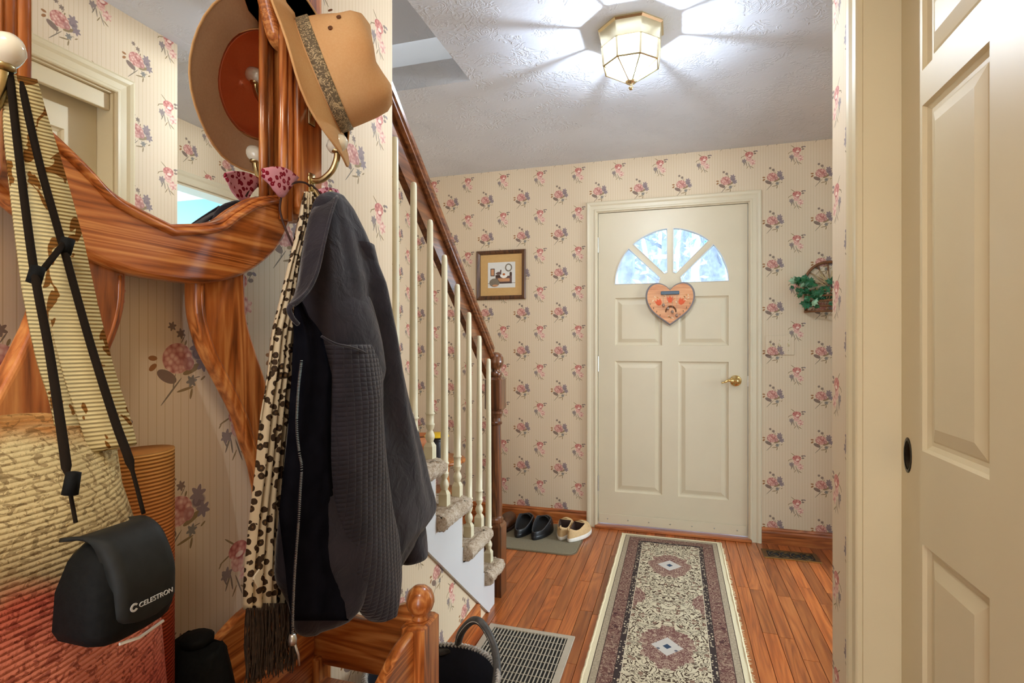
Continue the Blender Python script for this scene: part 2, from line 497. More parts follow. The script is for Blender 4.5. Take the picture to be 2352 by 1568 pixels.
# ------------------------------------------------------------------ walls
wall_left = struct(shape2d('wall_left', [[(YREAR, 0), (2.30, 0), (YEND, .677), (YEND, ZC), (YREAR, ZC)]], .083, 0, M['paper_left'], mYZ(XL)))
struct(MB().box(XS - .1, XS, YREAR, YB + .12, 0, 5.2).build('wall_stairs', M['paper_left']))
DX0, DX1, DZ0, DZ1 = -.490, .418, .028, 2.058        # door leaf
struct(shape2d('wall_back', [[(XS - .1, 0), (DX0 - .022, 0), (DX0 - .022, DZ1 + .02), (DX1 + .022, DZ1 + .02), (DX1 + .022, 0), (XF + .1, 0), (XF + .1, ZC), (XS - .1, ZC)]],
       .14, 0, M['paper_back'], mXZ(YB)))
# closet wall on the right: opening from Y = .60 to 1.45
YJ, YJ0 = 1.45, -.24
struct(shape2d('wall_right', [[(YREAR, 0), (YJ0, 0), (YJ0, 2.10), (YJ, 2.10), (YJ, 0), (YC, 0), (YC, ZC), (YREAR, ZC)]], .11, 0, M['paper_right'], mYZr(XR)))
struct(MB().box(XR + .11, XF, YC - .1, YC, 0, ZC).build('wall_closet_end', M['paper_back']))
struct(MB().box(XR + .11, 1.1, YJ0 - .1, YJ0, 0, ZC).build('wall_closet_side', M['white']))
struct(MB().box(1.05, 1.1, YJ0, YC - .1, 0, ZC).build('wall_closet_back', M['white']))
# foyer wall with a wide cased opening into the blue room
OY0, OY1, OZ = 1.95, 3.25, 2.06
struct(shape2d('wall_foyer', [[(YC - .1, 0), (OY0, 0), (OY0, OZ), (OY1, OZ), (OY1, 0), (YB, 0), (YB, ZC), (YC - .1, ZC)]], .1, 0, M['paper_right'], mYZr(XF)))
struct(MB().box(XF + .1, 3.25, YB - .02, YB + .1, 0, ZC).build('wall_blue_front', M['blue']))
struct(MB().box(XF + .1, 3.25, .9, 1.0, 0, ZC).build('wall_blue_rear', M['blue']))
struct(shape2d('wall_blue_side', [[(1.0, 0), (YB, 0), (YB, ZC), (1.0, ZC)], [(1.8, .8), (3.4, .8), (3.4, 2.2), (1.8, 2.2)]], .1, 0, M['blue'], mYZr(3.15)))
struct(MB().box(XF + .1, XF + .11, YC - .1, OY0, 0, ZC).build('wall_blue_near', M['blue']))
# rear end of the hall with its open doorway
struct(shape2d('wall_rear', [[(XL, 0), (-.72, 0), (-.72, 2.2), (.33, 2.2), (.33, 0), (XR + .1, 0), (XR + .1, ZC), (XL, ZC)]], .1, 0, M['paper_back'], lambda u, v, w: (u, YREAR - w, v)))

# ------------------------------------------------------------------ mouldings
CP = [(0, 0), (0, .011), (.004, .014), (.012, .014), (.016, .011), (.036, .012), (.046, .017), (.058, .019), (.064, .017), (.066, .012), (.066, 0)]
ci0, ci1, ciz = DX0 - .010, DX1 + .010, DZ1 + .008
struct(casing('trim_1', [(ci1, 0), (ci1, ciz), (ci0, ciz), (ci0, 0)][::-1], CP, lambda u, v, w: (u, YB - w, v), M['cream']), 'cream moulded casing around the front door')
struct(MB().box(ci0 - .012, DX0 - .003, YB - .001, YB + .1, 0, ciz + .012).box(DX1 + .003, ci1 + .012, YB - .001, YB + .1, 0, ciz + .012)
       .box(DX0 - .003, DX1 + .003, YB - .001, YB + .1, DZ1 + .003, ciz + .012).build('trim_2', M['cream']), 'cream jamb of the front door')
struct(MB().box(DX0 - .02, DX1 + .02, YB - .03, YB + .1, 0, .018, .004).build('trim_3', M['base_oak_x']), 'oak threshold under the front door')
struct(casing('trim_4', [(YJ0 + .006, 0), (YJ0 + .006, 2.094), (YJ - .006, 2.094), (YJ - .006, 0)], CP,
              lambda u, v, w: (XR - w, u, v), M['closet_cream']), 'cream moulded casing around the closet opening')
struct(MB().box(XR - .001, XR + .11, YJ - .012, YJ, 0, 2.10).box(XR - .001, XR + .11, YJ0, YJ0 + .012, 0, 2.10).box(XR - .001, XR + .11, YJ0 + .012, YJ - .012, 2.088, 2.10)
       .build('trim_5', M['closet_cream']), 'cream jamb of the closet')
struct(MB().box(XR + .012, XR + .03, YJ0 + .013, YJ - .013, 2.03, 2.088, .002).build('trim_6', M['closet_cream']), 'cream fascia board hiding the closet door track')
struct(casing('trim_7', [(OY0, 0), (OY0, OZ), (OY1, OZ), (OY1, 0)], CP, lambda u, v, w: (XF - w, u, v), M['cream']), 'cream casing around the opening to the blue room')
struct(MB().box(XF - .001, XF + .111, OY0, OY0 + .012, 0, OZ).box(XF - .001, XF + .111, OY1 - .012, OY1, 0, OZ).box(XF - .001, XF + .111, OY0 + .012, OY1 - .012, OZ - .012, OZ).build('trim_8', M['cream']))
BP = [(0, 0), (.014, 0), (.014, .068), (.010, .078), (.012, .084), (.006, .094), (0, .096)]
def baseboard(name, pts, mapf, mat):
    struct(MB().loft([[mapf(t, a, b_) for a, b_ in BP] for t in pts]).build(name, mat))
baseboard('baseboard_back_left', [XS, ci0 - .066], lambda t, a, b_: (t, YB - a, b_), M['base_oak_x'])
baseboard('baseboard_back_right', [ci1 + .066, XF], lambda t, a, b_: (t, YB - a, b_), M['base_oak_x'])
baseboard('baseboard_left', [YREAR, 2.19], lambda t, a, b_: (XL + a, t, b_), M['base_oak_y'])
baseboard('baseboard_right', [YJ + .08, YC], lambda t, a, b_: (XR - a, t, b_), M['base_oak_y'])
baseboard('baseboard_foyer', [YC, OY0 - .066], lambda t, a, b_: (XF - a, t, b_), M['base_oak_y'])
baseboard('baseboard_stairs', [2.45, YB], lambda t, a, b_: (XS + a, t, b_), M['base_oak_y'])

# ------------------------------------------------------------------ front door
M['brass'] = plain('polished_brass', (.80, .60, .26), .16, 1.0, .05, 12)
M['brass_old'] = plain('aged_brass', (.52, .42, .22), .28, 1.0, .12, 40)
M['steel'] = plain('hinge_steel', (.45, .43, .38), .35, 1.0, .1, 60)
def clear_glass(name, tint=(1, 1, 1), gloss=.08):
    m = bpy.data.materials.new(name); m.use_nodes = True; t = NT(m); t.N.clear()
    out = t.n('ShaderNodeOutputMaterial'); tr = t.n('ShaderNodeBsdfTransparent'); gl = t.n('ShaderNodeBsdfGlossy')
    tr.inputs[0].default_value = tint + (1,); gl.inputs['Roughness'].default_value = .02
    fr = t.n('ShaderNodeFresnel'); fr.inputs[0].default_value = 1.45
    mx = t.n('ShaderNodeMixShader'); t.L.new(fr.outputs[0], mx.inputs[0]); t.L.new(tr.outputs[0], mx.inputs[1]); t.L.new(gl.outputs[0], mx.inputs[2])
    t.L.new(mx.outputs[0], out.inputs[0]); return m
M['glass'] = clear_glass('window_glass', (.92, .97, 1.0))
YD = YB + .012                                              # inner face of the leaf
door = struct(bpy.data.objects.new('door_1', None), 'cream panelled front door with half-round fan window'); COL.objects.link(door); door.location = (-.036, YD, 0)
fcx, fcz, fr_ = -.036, 1.588, .348
def sector(a0, a1, h0, h1, r0, r1, n=12):
    pts = []
    d0 = Vector((math.cos(a0), math.sin(a0))); n0 = Vector((-d0.y, d0.x)); d1 = Vector((math.cos(a1), math.sin(a1))); n1 = Vector((d1.y, -d1.x))
    pa = lambda d, nn, h, r: d * math.sqrt(max(r * r - h * h, 0)) + nn * h
    s0, s1 = pa(d0, n0, h0, r1), pa(d1, n1, h1, r1)
    t0, t1 = math.atan2(s0.y, s0.x), math.atan2(s1.y, s1.x)
    pts.append(pa(d0, n0, h0, r0))
    for k in range(n + 1):
        a = t0 + (t1 - t0) * k / n; pts.append(Vector((math.cos(a), math.sin(a))) * r1)
    pts.append(pa(d1, n1, h1, r0))
    return [(fcx + p.x, fcz + p.y) for p in pts]
hm = .017
secs = []
for k in range(4):
    secs.append(sector(k * math.pi / 4, (k + 1) * math.pi / 4, 0 if k == 0 else hm, 0 if k == 3 else hm, .068, fr_))
pan = [(-.382, -.086, 1.190, 1.500), (.012, .310, 1.190, 1.500), (-.382, -.086, .236, 1.090), (.012, .310, .236, 1.090)]
rect = lambda a, b_, c_, d: [(a, c_), (b_, c_), (b_, d), (a, d)]
shape2d('door_leaf', [rect(DX0, DX1, DZ0, DZ1)] + secs + [rect(*p) for p in pan], .044, 0, M['cream'], mXZ(YD), door)
PROF = [(0, 0), (.004, .006), (.012, .010), (.020, .010), (.024, .009), (.044, .003), (.05, .003)]
for p in pan:
    raised_panel('door_panel', *p, PROF, lambda u, v, w: (u, YD - w, v), M['cream'], door, .03)
for s_ in secs:
    pane = MB().prism(s_, mXZ(YD + .020), 0, .004).build('pane', M['glass'], door)
    # glazing bead round each pane
    n = len(s_); cxm = sum(p[0] for p in s_) / n; czm = sum(p[1] for p in s_) / n
    rings = []
    for (a, b_) in s_ + [s_[0]]:
        q = Vector((cxm - a, czm - b_)); q = q.normalized() if q.length else q
        rings.append([(a, YD - .004, b_), (a + q.x * .004, YD - .004, b_ + q.y * .004), (a + q.x * .009, YD + .019, b_ + q.y * .009), (a, YD + .019, b_)])
    MB().loft(rings, caps=False).build('glazing_bead', M['white'], pane)
MB().box(DX0 + .004, DX1 - .004, YD - .006, YD, DZ0, DZ0 + .062, .002).build('door_sweep', M['cream'], door)
scr = MB()
for k in range(7):
    xx = DX0 + .06 + k * (DX1 - DX0 - .12) / 6; scr.lathe([(.0045, 0), (.0045, .002), (.002, .003)], (xx, YD - .006, DZ0 + .03), (0, -1, 0), 8)
scr.build('sweep_screw', M['steel'], door)
for zz in (.235, 1.02, 1.80):
    hg = MB().lathe([(.0065, 0), (.0065, .10)], (DX0 - .002, YD - .007, zz), (0, 0, 1), 10)
    hg.box(DX0 - .010, DX0 + .002, YD - .003, YD, zz, zz + .1).build('hinge', M['steel'], door)
hx, hz = .350, .975
lev = MB().lathe([(.001, 0), (.033, 0), (.034, .006), (.030, .010), (.016, .014), (.013, .020), (.013, .050), (.010, .055), (.001, .056)], (hx, YD, hz), (0, -1, 0), 24)
lev.tube(spline([(hx + .004, YD - .048, hz), (hx - .02, YD - .05, hz + .002), (hx - .045, YD - .05, hz + .004), (hx - .065, YD - .05, hz - .006), (hx - .085, YD - .048, hz - .012)], 5), [.011] * 6 + [.009] * 5 + [.007] * 5 + [.005] * 4 + [.004], 10)
lev.build('lever_handle', M['brass'], door, True)
MB().box(DX1 - .001, DX1 + .004, YD - .004, YD + .02, hz - .035, hz + .03).build('strike_plate', M['steel'], door)

# ------------------------------------------------------------------ closet doors (bypass pair)
def closet_door(name, X, y0, y1, lab):
    e = struct(bpy.data.objects.new(name, None), lab); COL.objects.link(e); e.location = (X, (y0 + y1) / 2, 0)
    st = .108; pwid = (y1 - y0 - 3 * st) / 2
    cols = [(y1 - st - pwid, y1 - st), (y0 + st, y0 + st + pwid)]
    rows = [(.24, .785), (.978, 1.695), (1.768, 1.93)]
    holes = [rect(a, b_, c_, d) for a, b_ in cols for c_, d in rows]
    pull = [(y1 - .035 + .017 * math.cos(2 * math.pi * k / 20), .955 + .032 * math.sin(2 * math.pi * k / 20)) for k in range(20)]
    shape2d('door_leaf', [rect(y0, y1, .015, 2.05)] + holes + [pull], .034, 0, M['closet_cream'], mYZr(X), e)
    CPR = [(0, 0), (.005, .007), (.014, .012), (.022, .012), (.026, .010), (.052, .002), (.058, .002)]
    for a, b_ in cols:
        for c_, d in rows:
            raised_panel('door_panel', a, b_, c_, d, CPR, lambda u, v, w: (X - w, u, v), M['closet_cream'], e, .03)
    pc = MB(); rings = []
    for rr, dd in ((1.0, -.0015), (1.22, -.0015), (1.22, 0), (1.0, 0), (.93, .010), (.5, .013), (.02, .013)):
        rings.append([(X + dd, y1 - .035 + .017 * rr * math.cos(2 * math.pi * k / 20), .955 + .032 * rr * math.sin(2 * math.pi * k / 20)) for k in range(20)])
    pc.loft(rings, caps=False).build('finger_pull', M['pull'], e, True)
    return e
M['pull'] = plain('dark_bronze', (.05, .042, .03), .3, .9, .3, 60)
closet_door('door_2', .490, .606, YJ - .013, 'cream six-panel sliding closet door with oval bronze pull')
closet_door('door_3', .532, YJ0 + .014, .66, 'cream sliding closet door behind the front one')

# ------------------------------------------------------------------ outside, seen through the fan window
M['bark'] = plain('pale_bark', S(128, 134, 150), .9, var=.25, scale=14, bump=.4)
M['leaf_out'] = plain('pale_foliage', S(156, 204, 190), .8, var=.3, scale=5)
M['ground_out'] = plain('leafy_bank', S(176, 190, 196), .95, var=.35, scale=3)
struct(MB().loft([[(-9, 4.2, -.3), (9, 4.2, -.3), (9, 4.2, -.4), (-9, 4.2, -.4)], [(-9, 8, .4), (9, 8, .4), (9, 8, .3), (-9, 8, .3)],
                  [(-12, 16, 4.2), (12, 16, 4.2), (12, 16, 4.1), (-12, 16, 4.1)]]).build('ground', M['ground_out']))
tr = random.Random(5)
where = ('leftmost', 'second from the left', 'third from the left', 'fourth from the left', 'fifth from the left', 'sixth from the left', 'rightmost')
for k in range(7):
    ty = 6.6 + (0, 3, 5, 1, 6, 4, 2)[k] * .95; tx = (-.107 + (k + .4) * .0285) * ty; tz = -.2 + max(0, (ty - 5)) * .36
    e = thing('forest_tree', 'pale tree trunk outside, %s through the fan window' % where[k], 'tree', (tx, ty, tz), 'trees outside the front door')
    pts = [(tx + tr.uniform(-.05, .05) * i, ty, tz - .1 + i * .9) for i in range(6)]
    MB().tube(spline(pts, 3), [.10 + .05 * tr.random() - .004 * i for i in range(16)], 8).build('trunk', M['bark'], e, True)
    br = MB()
    for q in range(7):
        z0_ = tz + 1.2 + q * .5; a = tr.uniform(0, 6.28); l = tr.uniform(.35, .7)
        br.tube([(tx, ty, z0_), (tx + l * .5 * math.cos(a), ty + l * .4 * math.sin(a), z0_ + .2), (tx + l * math.cos(a), ty + l * .6 * math.sin(a), z0_ + .35)], [.03, .02, .008], 5)
    br.build('branch', M['bark'], e, True)
    lf = MB()
    for q in range(240):
        c_ = Vector((tx + max(-.8, min(.8, tr.gauss(0, .5))), ty + tr.uniform(-.38, .38), tz + 1.2 + tr.random() * 3.2)); d1 = Vector((tr.gauss(0, 1), tr.gauss(0, 1), tr.gauss(0, 1))).normalized() * .07; d2 = d1.orthogonal().normalized() * .035
        lf.add([c_ - d1, c_ + d2, c_ + d1, c_ - d2], [(0, 1, 2, 3)])
    o = lf.build('foliage', M['leaf_out'], e); o['kind'] = 'stuff'

# ------------------------------------------------------------------ staircase rising towards the camera
def carpet_mat():
    m, t, b = new_mat('stair_carpet', .95, spec=.1)
    c = t.coord(); n = t.noise(c, 190, 3, .7); n2 = t.noise(c, 45, 3, .6)
    f = t.math('ADD', t.math('MULTIPLY', n, .6), t.math('MULTIPLY', n2, .5))
    t.L.new(t.ramp(f, [(.36, S(128, 106, 86)), (.52, S(186, 166, 142)), (.68, S(216, 202, 184))]), b.inputs['Base Color'])
    t.bump(f, .9, .010, b); return m
M['carpet'] = carpet_mat()
M['ivory'] = plain('ivory_paint', S(216, 208, 178), .35, var=.03, scale=14)
M['walnut'] = wood('dark_stained_newel', S(50, 24, 10), S(96, 54, 26), S(128, 78, 42), 'Z', 70, 4, .28, .4)
M['walnut_y'] = wood('dark_stained_rail', S(62, 30, 12), S(106, 60, 30), S(136, 84, 46), 'Y', 70, 4, .28, .4)
RUN, RISE = .249, .200
stair = thing('staircase', 'carpeted staircase with ivory balusters, dark newel post and handrail', 'staircase', (-1.3, 2.43, 0))
nose = lambda n: 2.278 - RUN * (n - 2) if n > 1 else 2.445
NT_ = 9
for n in range(1, NT_ + 1):
    zt = RISE * n; y1 = nose(n); xe = -.765 if n < 6 else -.905; y0 = nose(n + 1) - .030 if n < NT_ else y1 - .3
    if n == 5: y0 = YEND + .002
    # upholstered tread: a rounded roll along the front and the open end
    rnd = random.Random(n); A = []
    th = .058
    def prof(inset):   # rounded outline of the tread in plan, seen from above
        r = .035; pts = []
        a0, a1, b0, b1 = XS + .005, xe - inset, y0, y1 - inset
        pts += [(a0, b0), (a1, b0)]
        for k in range(7):
            a = math.pi / 2 * k / 6; pts.append((a1 - r + r * math.cos(a), b1 - r + r * math.sin(a)))
        pts.append((a0, b1)); return pts
    # denser outline so that the pile can be uneven
    def dense(pts, step=.008):
        out = []
        for i in range(len(pts)):
            p, q = Vector(pts[i]), Vector(pts[(i + 1) % len(pts)]); k = max(1, int((q - p).length / step))
            if (p.x < -1.2 and q.x < -1.2): k = max(1, k // 10)
            out += [tuple(p + (q - p) * j / k) for j in range(k)]
        return out
    base = dense(prof(0)); cx, cy = -.9, (y0 + y1) / 2; rings = []
    for k in range(13):
        a = -math.pi / 2 + math.pi * k / 12
        ins = th / 2 * (1 - math.cos(a)); zz = zt - th / 2 + th / 2 * math.sin(a); ring = []
        for (px_, py_) in base:
            ex = min(1, max(0, (px_ - (xe - .12)) / .1)); qx = px_ - ins * ex; qy = py_ - ins * (1 if py_ > y1 - .06 else 0)
            j = rnd.uniform(-.0045, .0045)
            ring.append((qx + j * ex, qy + (j if py_ > y0 + .02 else 0), zz + rnd.uniform(-.0035, .0035)))
        rings.append(ring)
    MB().loft(rings).build('tread', M['carpet'], stair, True)
    MB().box(XS + .005, -.808 if n < 6 else -.905, nose(n) - .045 if n > 1 else 2.36, (nose(n) - .022) if n > 1 else 2.395, RISE * (n - 1) - (.02 if n > 1 else 0), zt - .02, .004).build('riser', M['carpet'], stair)
# white sawtooth stringer against the wallpapered wall
pl = [(2.385, 0)]
for n in range(1, 6):
    yf = 2.385 if n == 1 else nose(n) - .040
    pl += [(yf, RISE * (n - 1) + (0 if n == 1 else .0)), (yf, RISE * n - .028)]
pl = [pl[0]] + pl[2:]
yl = YEND + .002
pl += [(yl, RISE * 5 - .028), (yl, (2.298 - yl) * .803), (2.298, 0)]
MB().prism(pl, lambda u, v, w: (-.8045 - w, u, v), 0, .010).build('stringer', M['white'], stair)
MB().prism([(2.298, 0), (YEND, .675), (YEND, .689), (2.315, 0)], lambda u, v, w: (-.8045 + .004 - w, u, v), 0, .004).build('stringer_moulding', M['steelgrey'] if 'steelgrey' in M else M['white'], stair)
# balusters: two kinds that share their meshes
def baluster(ht):
    m_ = MB(); s = .0165
    m_.loft([[(-s, -s, 0), (s, -s, 0), (s, s, 0), (-s, s, 0)], [(-s, -s, .045), (s, -s, .045), (s, s, .045), (-s, s, .045)], [(-s * .55, -s * .55, .060), (s * .55, -s * .55, .060), (s * .55, s * .55, .060), (-s * .55, s * .55, .060)]])
    m_.lathe([(.009, .056), (.012, .062), (.0165, .074), (.0168, .082), (.013, .093), (.009, .100), (.0125, .106), (.0145, .112), (.0155, .118), (.0165, .120), (.0165, .123), (.0140, .126),
              (.0138, .150), (.0145, .156), (.0172, .158), (.0172, .161), (.0140, .164), (.0140, .25), (.0125, ht * .6), (.0105, ht - .012), (.0085, ht - .003), (.004, ht)], (0, 0, 0), (0, 0, 1), 14)
    return m_
XBAL = -.828
rail_z = lambda y: 1.035 + (2.445 - y) * .835         # underside line of the handrail's board
kinds = {}
for k in range(0, 8):
    y = 2.369 - .1246 * k
    n = 1
    while nose(n + 1) - .02 > y: n += 1
    z0_ = RISE * n - .003
    ht = rail_z(y) + .035 - z0_
    key = k % 2
    if key not in kinds:
        o = baluster(ht).build('baluster', M['ivory'], stair, True); kinds[key] = o
        for q in range(10): o.data.polygons[q].use_smooth = False
    else:
        o = kinds[key].copy(); COL.objects.link(o); o.parent = stair
    o.location = Vector((XBAL, y, z0_)) - stair.location
# newel post
nx, ny = -.835, 2.488
h_ = .0425
sq = lambda z, q: [(nx - q, ny - q, z), (nx + q, ny - q, z), (nx + q, ny + q, z), (nx - q, ny + q, z)]
nw = MB().loft([sq(0, h_), sq(.33, h_), sq(.345, h_ * .8)])
nw.lathe([(.036, .34), (.040, .350), (.040, .362), (.034, .368), (.032, .376), (.034, .42), (.031, .62), (.027, .80), (.027, .812), (.033, .816), (.034, .824), (.029, .830), (.028, .845), (.034, .862), (.038, .868), (.038, .876), (.034, .882), (.034, .885)], (nx, ny, 0), (0, 0, 1), 20)
oc = lambda z, q, c_: [(nx - q, ny - q + c_, z), (nx - q + c_, ny - q, z), (nx + q - c_, ny - q, z), (nx + q, ny - q + c_, z), (nx + q, ny + q - c_, z), (nx + q - c_, ny + q, z), (nx - q + c_, ny + q, z), (nx - q, ny + q - c_, z)]
nw.loft([oc(.880, .033, .014), oc(.892, h_, .008), oc(1.030, h_, .008), oc(1.042, .032, .014)])
newel = nw.build('newel_post', M['walnut'], stair)
MB().lathe([(.030, 1.04), (.030, 1.048), (.034, 1.054), (.032, 1.064), (.020, 1.070), (.022, 1.080), (.034, 1.092), (.040, 1.108), (.041, 1.120), (.0405, 1.121), (.039, 1.136), (.030, 1.152), (.016, 1.160), (.001, 1.162)], (nx, ny, 0), (0, 0, 1), 24).build('ball_finial', M['walnut'], newel, True)
# handrail: moulded grip on a deep board
def rail(prof, y0, y1, name, par):
    return MB().loft([[(a, y, rail_z(y) + b_) for a, b_ in prof] for y in (y0, y1)]).build(name, M['walnut_y'], par)
hr = rail([(-.872, 0), (-.848, 0), (-.848, .110), (-.872, .110)], YEND, 2.445, 'handrail_board', stair)
rail([(-.882, .100), (-.838, .100), (-.828, .108), (-.828, .116), (-.834, .120), (-.832, .126), (-.826, .134), (-.824, .150), (-.832, .162), (-.850, .168), (-.872, .162), (-.886, .148), (-.886, .120)], YEND, 2.447, 'handrail_grip', stair)

# ------------------------------------------------------------------ ceiling lamp
M['lampbrass'] = plain('lamp_brass', (.83, .72, .46), .25, 1.0, .05, 20)
def side_glass():
    m = bpy.data.materials.new('bevelled_glass'); m.use_nodes = True; t = NT(m); t.N.clear()
    out = t.n('ShaderNodeOutputMaterial'); tr_ = t.n('ShaderNodeBsdfTransparent'); tr_.inputs[0].default_value = (.68, .70, .74, 1); tl = t.n('ShaderNodeBsdfTranslucent'); gl = t.n('ShaderNodeBsdfGlossy'); gl.inputs['Roughness'].default_value = .05
    m1 = t.n('ShaderNodeMixShader'); t.L.new(t.ramp(t.noise(t.coord(), 40, 2), [(.3, (.10, .10, .10)), (.7, (.2, .2, .2))]), m1.inputs[0]); t.L.new(tr_.outputs[0], m1.inputs[1]); t.L.new(tl.outputs[0], m1.inputs[2])
    m2 = t.n('ShaderNodeMixShader'); m2.inputs[0].default_value = .05; t.L.new(m1.outputs[0], m2.inputs[1]); t.L.new(gl.outputs[0], m2.inputs[2]); t.L.new(m2.outputs[0], out.inputs[0]); return m
M['lampglass'] = side_glass()
def frosted():
    m = bpy.data.materials.new('frosted_glass'); m.use_nodes = True; t = NT(m); t.N.clear()
    out = t.n('ShaderNodeOutputMaterial'); tr_ = t.n('ShaderNodeBsdfTransparent'); tl = t.n('ShaderNodeBsdfTranslucent'); em = t.n('ShaderNodeEmission')
    c = t.coord(); t.L.new(t.ramp(t.noise(c, 60, 2), [(.3, (.9, .95, 1)), (.7, (1, 1, 1))]), em.inputs[0]); em.inputs[1].default_value = .9
    m1 = t.n('ShaderNodeMixShader'); m1.inputs[0].default_value = .22; t.L.new(tr_.outputs[0], m1.inputs[1]); t.L.new(tl.outputs[0], m1.inputs[2])
    ad = t.n('ShaderNodeAddShader'); t.L.new(m1.outputs[0], ad.inputs[0]); t.L.new(em.outputs[0], ad.inputs[1]); t.L.new(ad.outputs[0], out.inputs[0]); return m
M['frost'] = frosted()
lx, ly = -.166, 2.13
lamp = thing('ceiling_lamp', 'octagonal brass and glass flush ceiling lamp, lit, above the hall', 'lamp', (lx, ly, ZC))
og = lambda r, z: [(lx + r * math.cos(math.pi / 8 + k * math.pi / 4), ly + r * math.sin(math.pi / 8 + k * math.pi / 4), z) for k in range(8)]
RT, ZT, RB, ZB, ZP, RP = .112, 2.330, .106, 2.262, 2.205, .016
MB().loft([og(.085, ZC), og(.128, ZC), og(.130, ZC - .006), og(.122, ZC - .012), og(.116, ZT + .004), og(.118, ZT), og(.108, ZT), og(.108, ZT + .01), og(.085, ZC - .004)], caps=False).build('canopy', M['lampbrass'], lamp)
for k in range(8):
    a, b_ = og(RT, ZT)[k], og(RT, ZT)[(k + 1) % 8]; c_, d = og(RB, ZB)[(k + 1) % 8], og(RB, ZB)[k]
    g = MB().loft([[a, b_, c_, d], [tuple(Vector(p) * .985 + Vector((lx, ly, p[2])) * .015) for p in (a, b_, c_, d)]]).build('side_pane', M['lampglass'], lamp)
    e_, f_ = og(RP, ZP)[k], og(RP, ZP)[(k + 1) % 8]
    MB().loft([[d, c_, f_, e_], [tuple(Vector(p) + Vector((0, 0, .002))) for p in (d, c_, f_, e_)]]).build('frosted_pane', M['frost'], lamp)
    MB().tube([og(RT, ZT)[k], og(RB, ZB)[k]], .0058, 6).build('came', M['lampbrass'], lamp)
    MB().tube([og(RB, ZB)[k], og(RP, ZP)[k]], .0030, 6).build('came', M['brass_old'], lamp)
    MB().tube([og(RB, ZB)[k], og(RB, ZB)[(k + 1) % 8]], .0040, 6).build('came', M['brass_old'], lamp)
MB().lathe([(.001, 2.212), (.020, 2.211), (.022, 2.205), (.016, 2.200), (.007, 2.197), (.006, 2.190), (.009, 2.188), (.009, 2.183), (.006, 2.176), (.001, 2.174)], (lx, ly, 0), (0, 0, 1), 16).build('finial', M['lampbrass'], lamp, True)
mb_ = bpy.data.materials.new('lit_bulb'); mb_.use_nodes = True; t = NT(mb_); t.N.clear()
out = t.n('ShaderNodeOutputMaterial'); em = t.n('ShaderNodeEmission'); em.inputs[0].default_value = (.80, .90, 1, 1); em.inputs[1].default_value = LAMP_STRENGTH; t.L.new(em.outputs[0], out.inputs[0])
MB().ball((lx, ly, 2.243), .012, nu=10, nv=6).build('bulb', mb_, lamp, True)
MB().lathe([(.006, ZC - .003), (.006, 2.30), (.009, 2.30), (.009, 2.256)], (lx, ly, 0), (0, 0, 1), 8).build('socket', M['brass_old'], lamp)

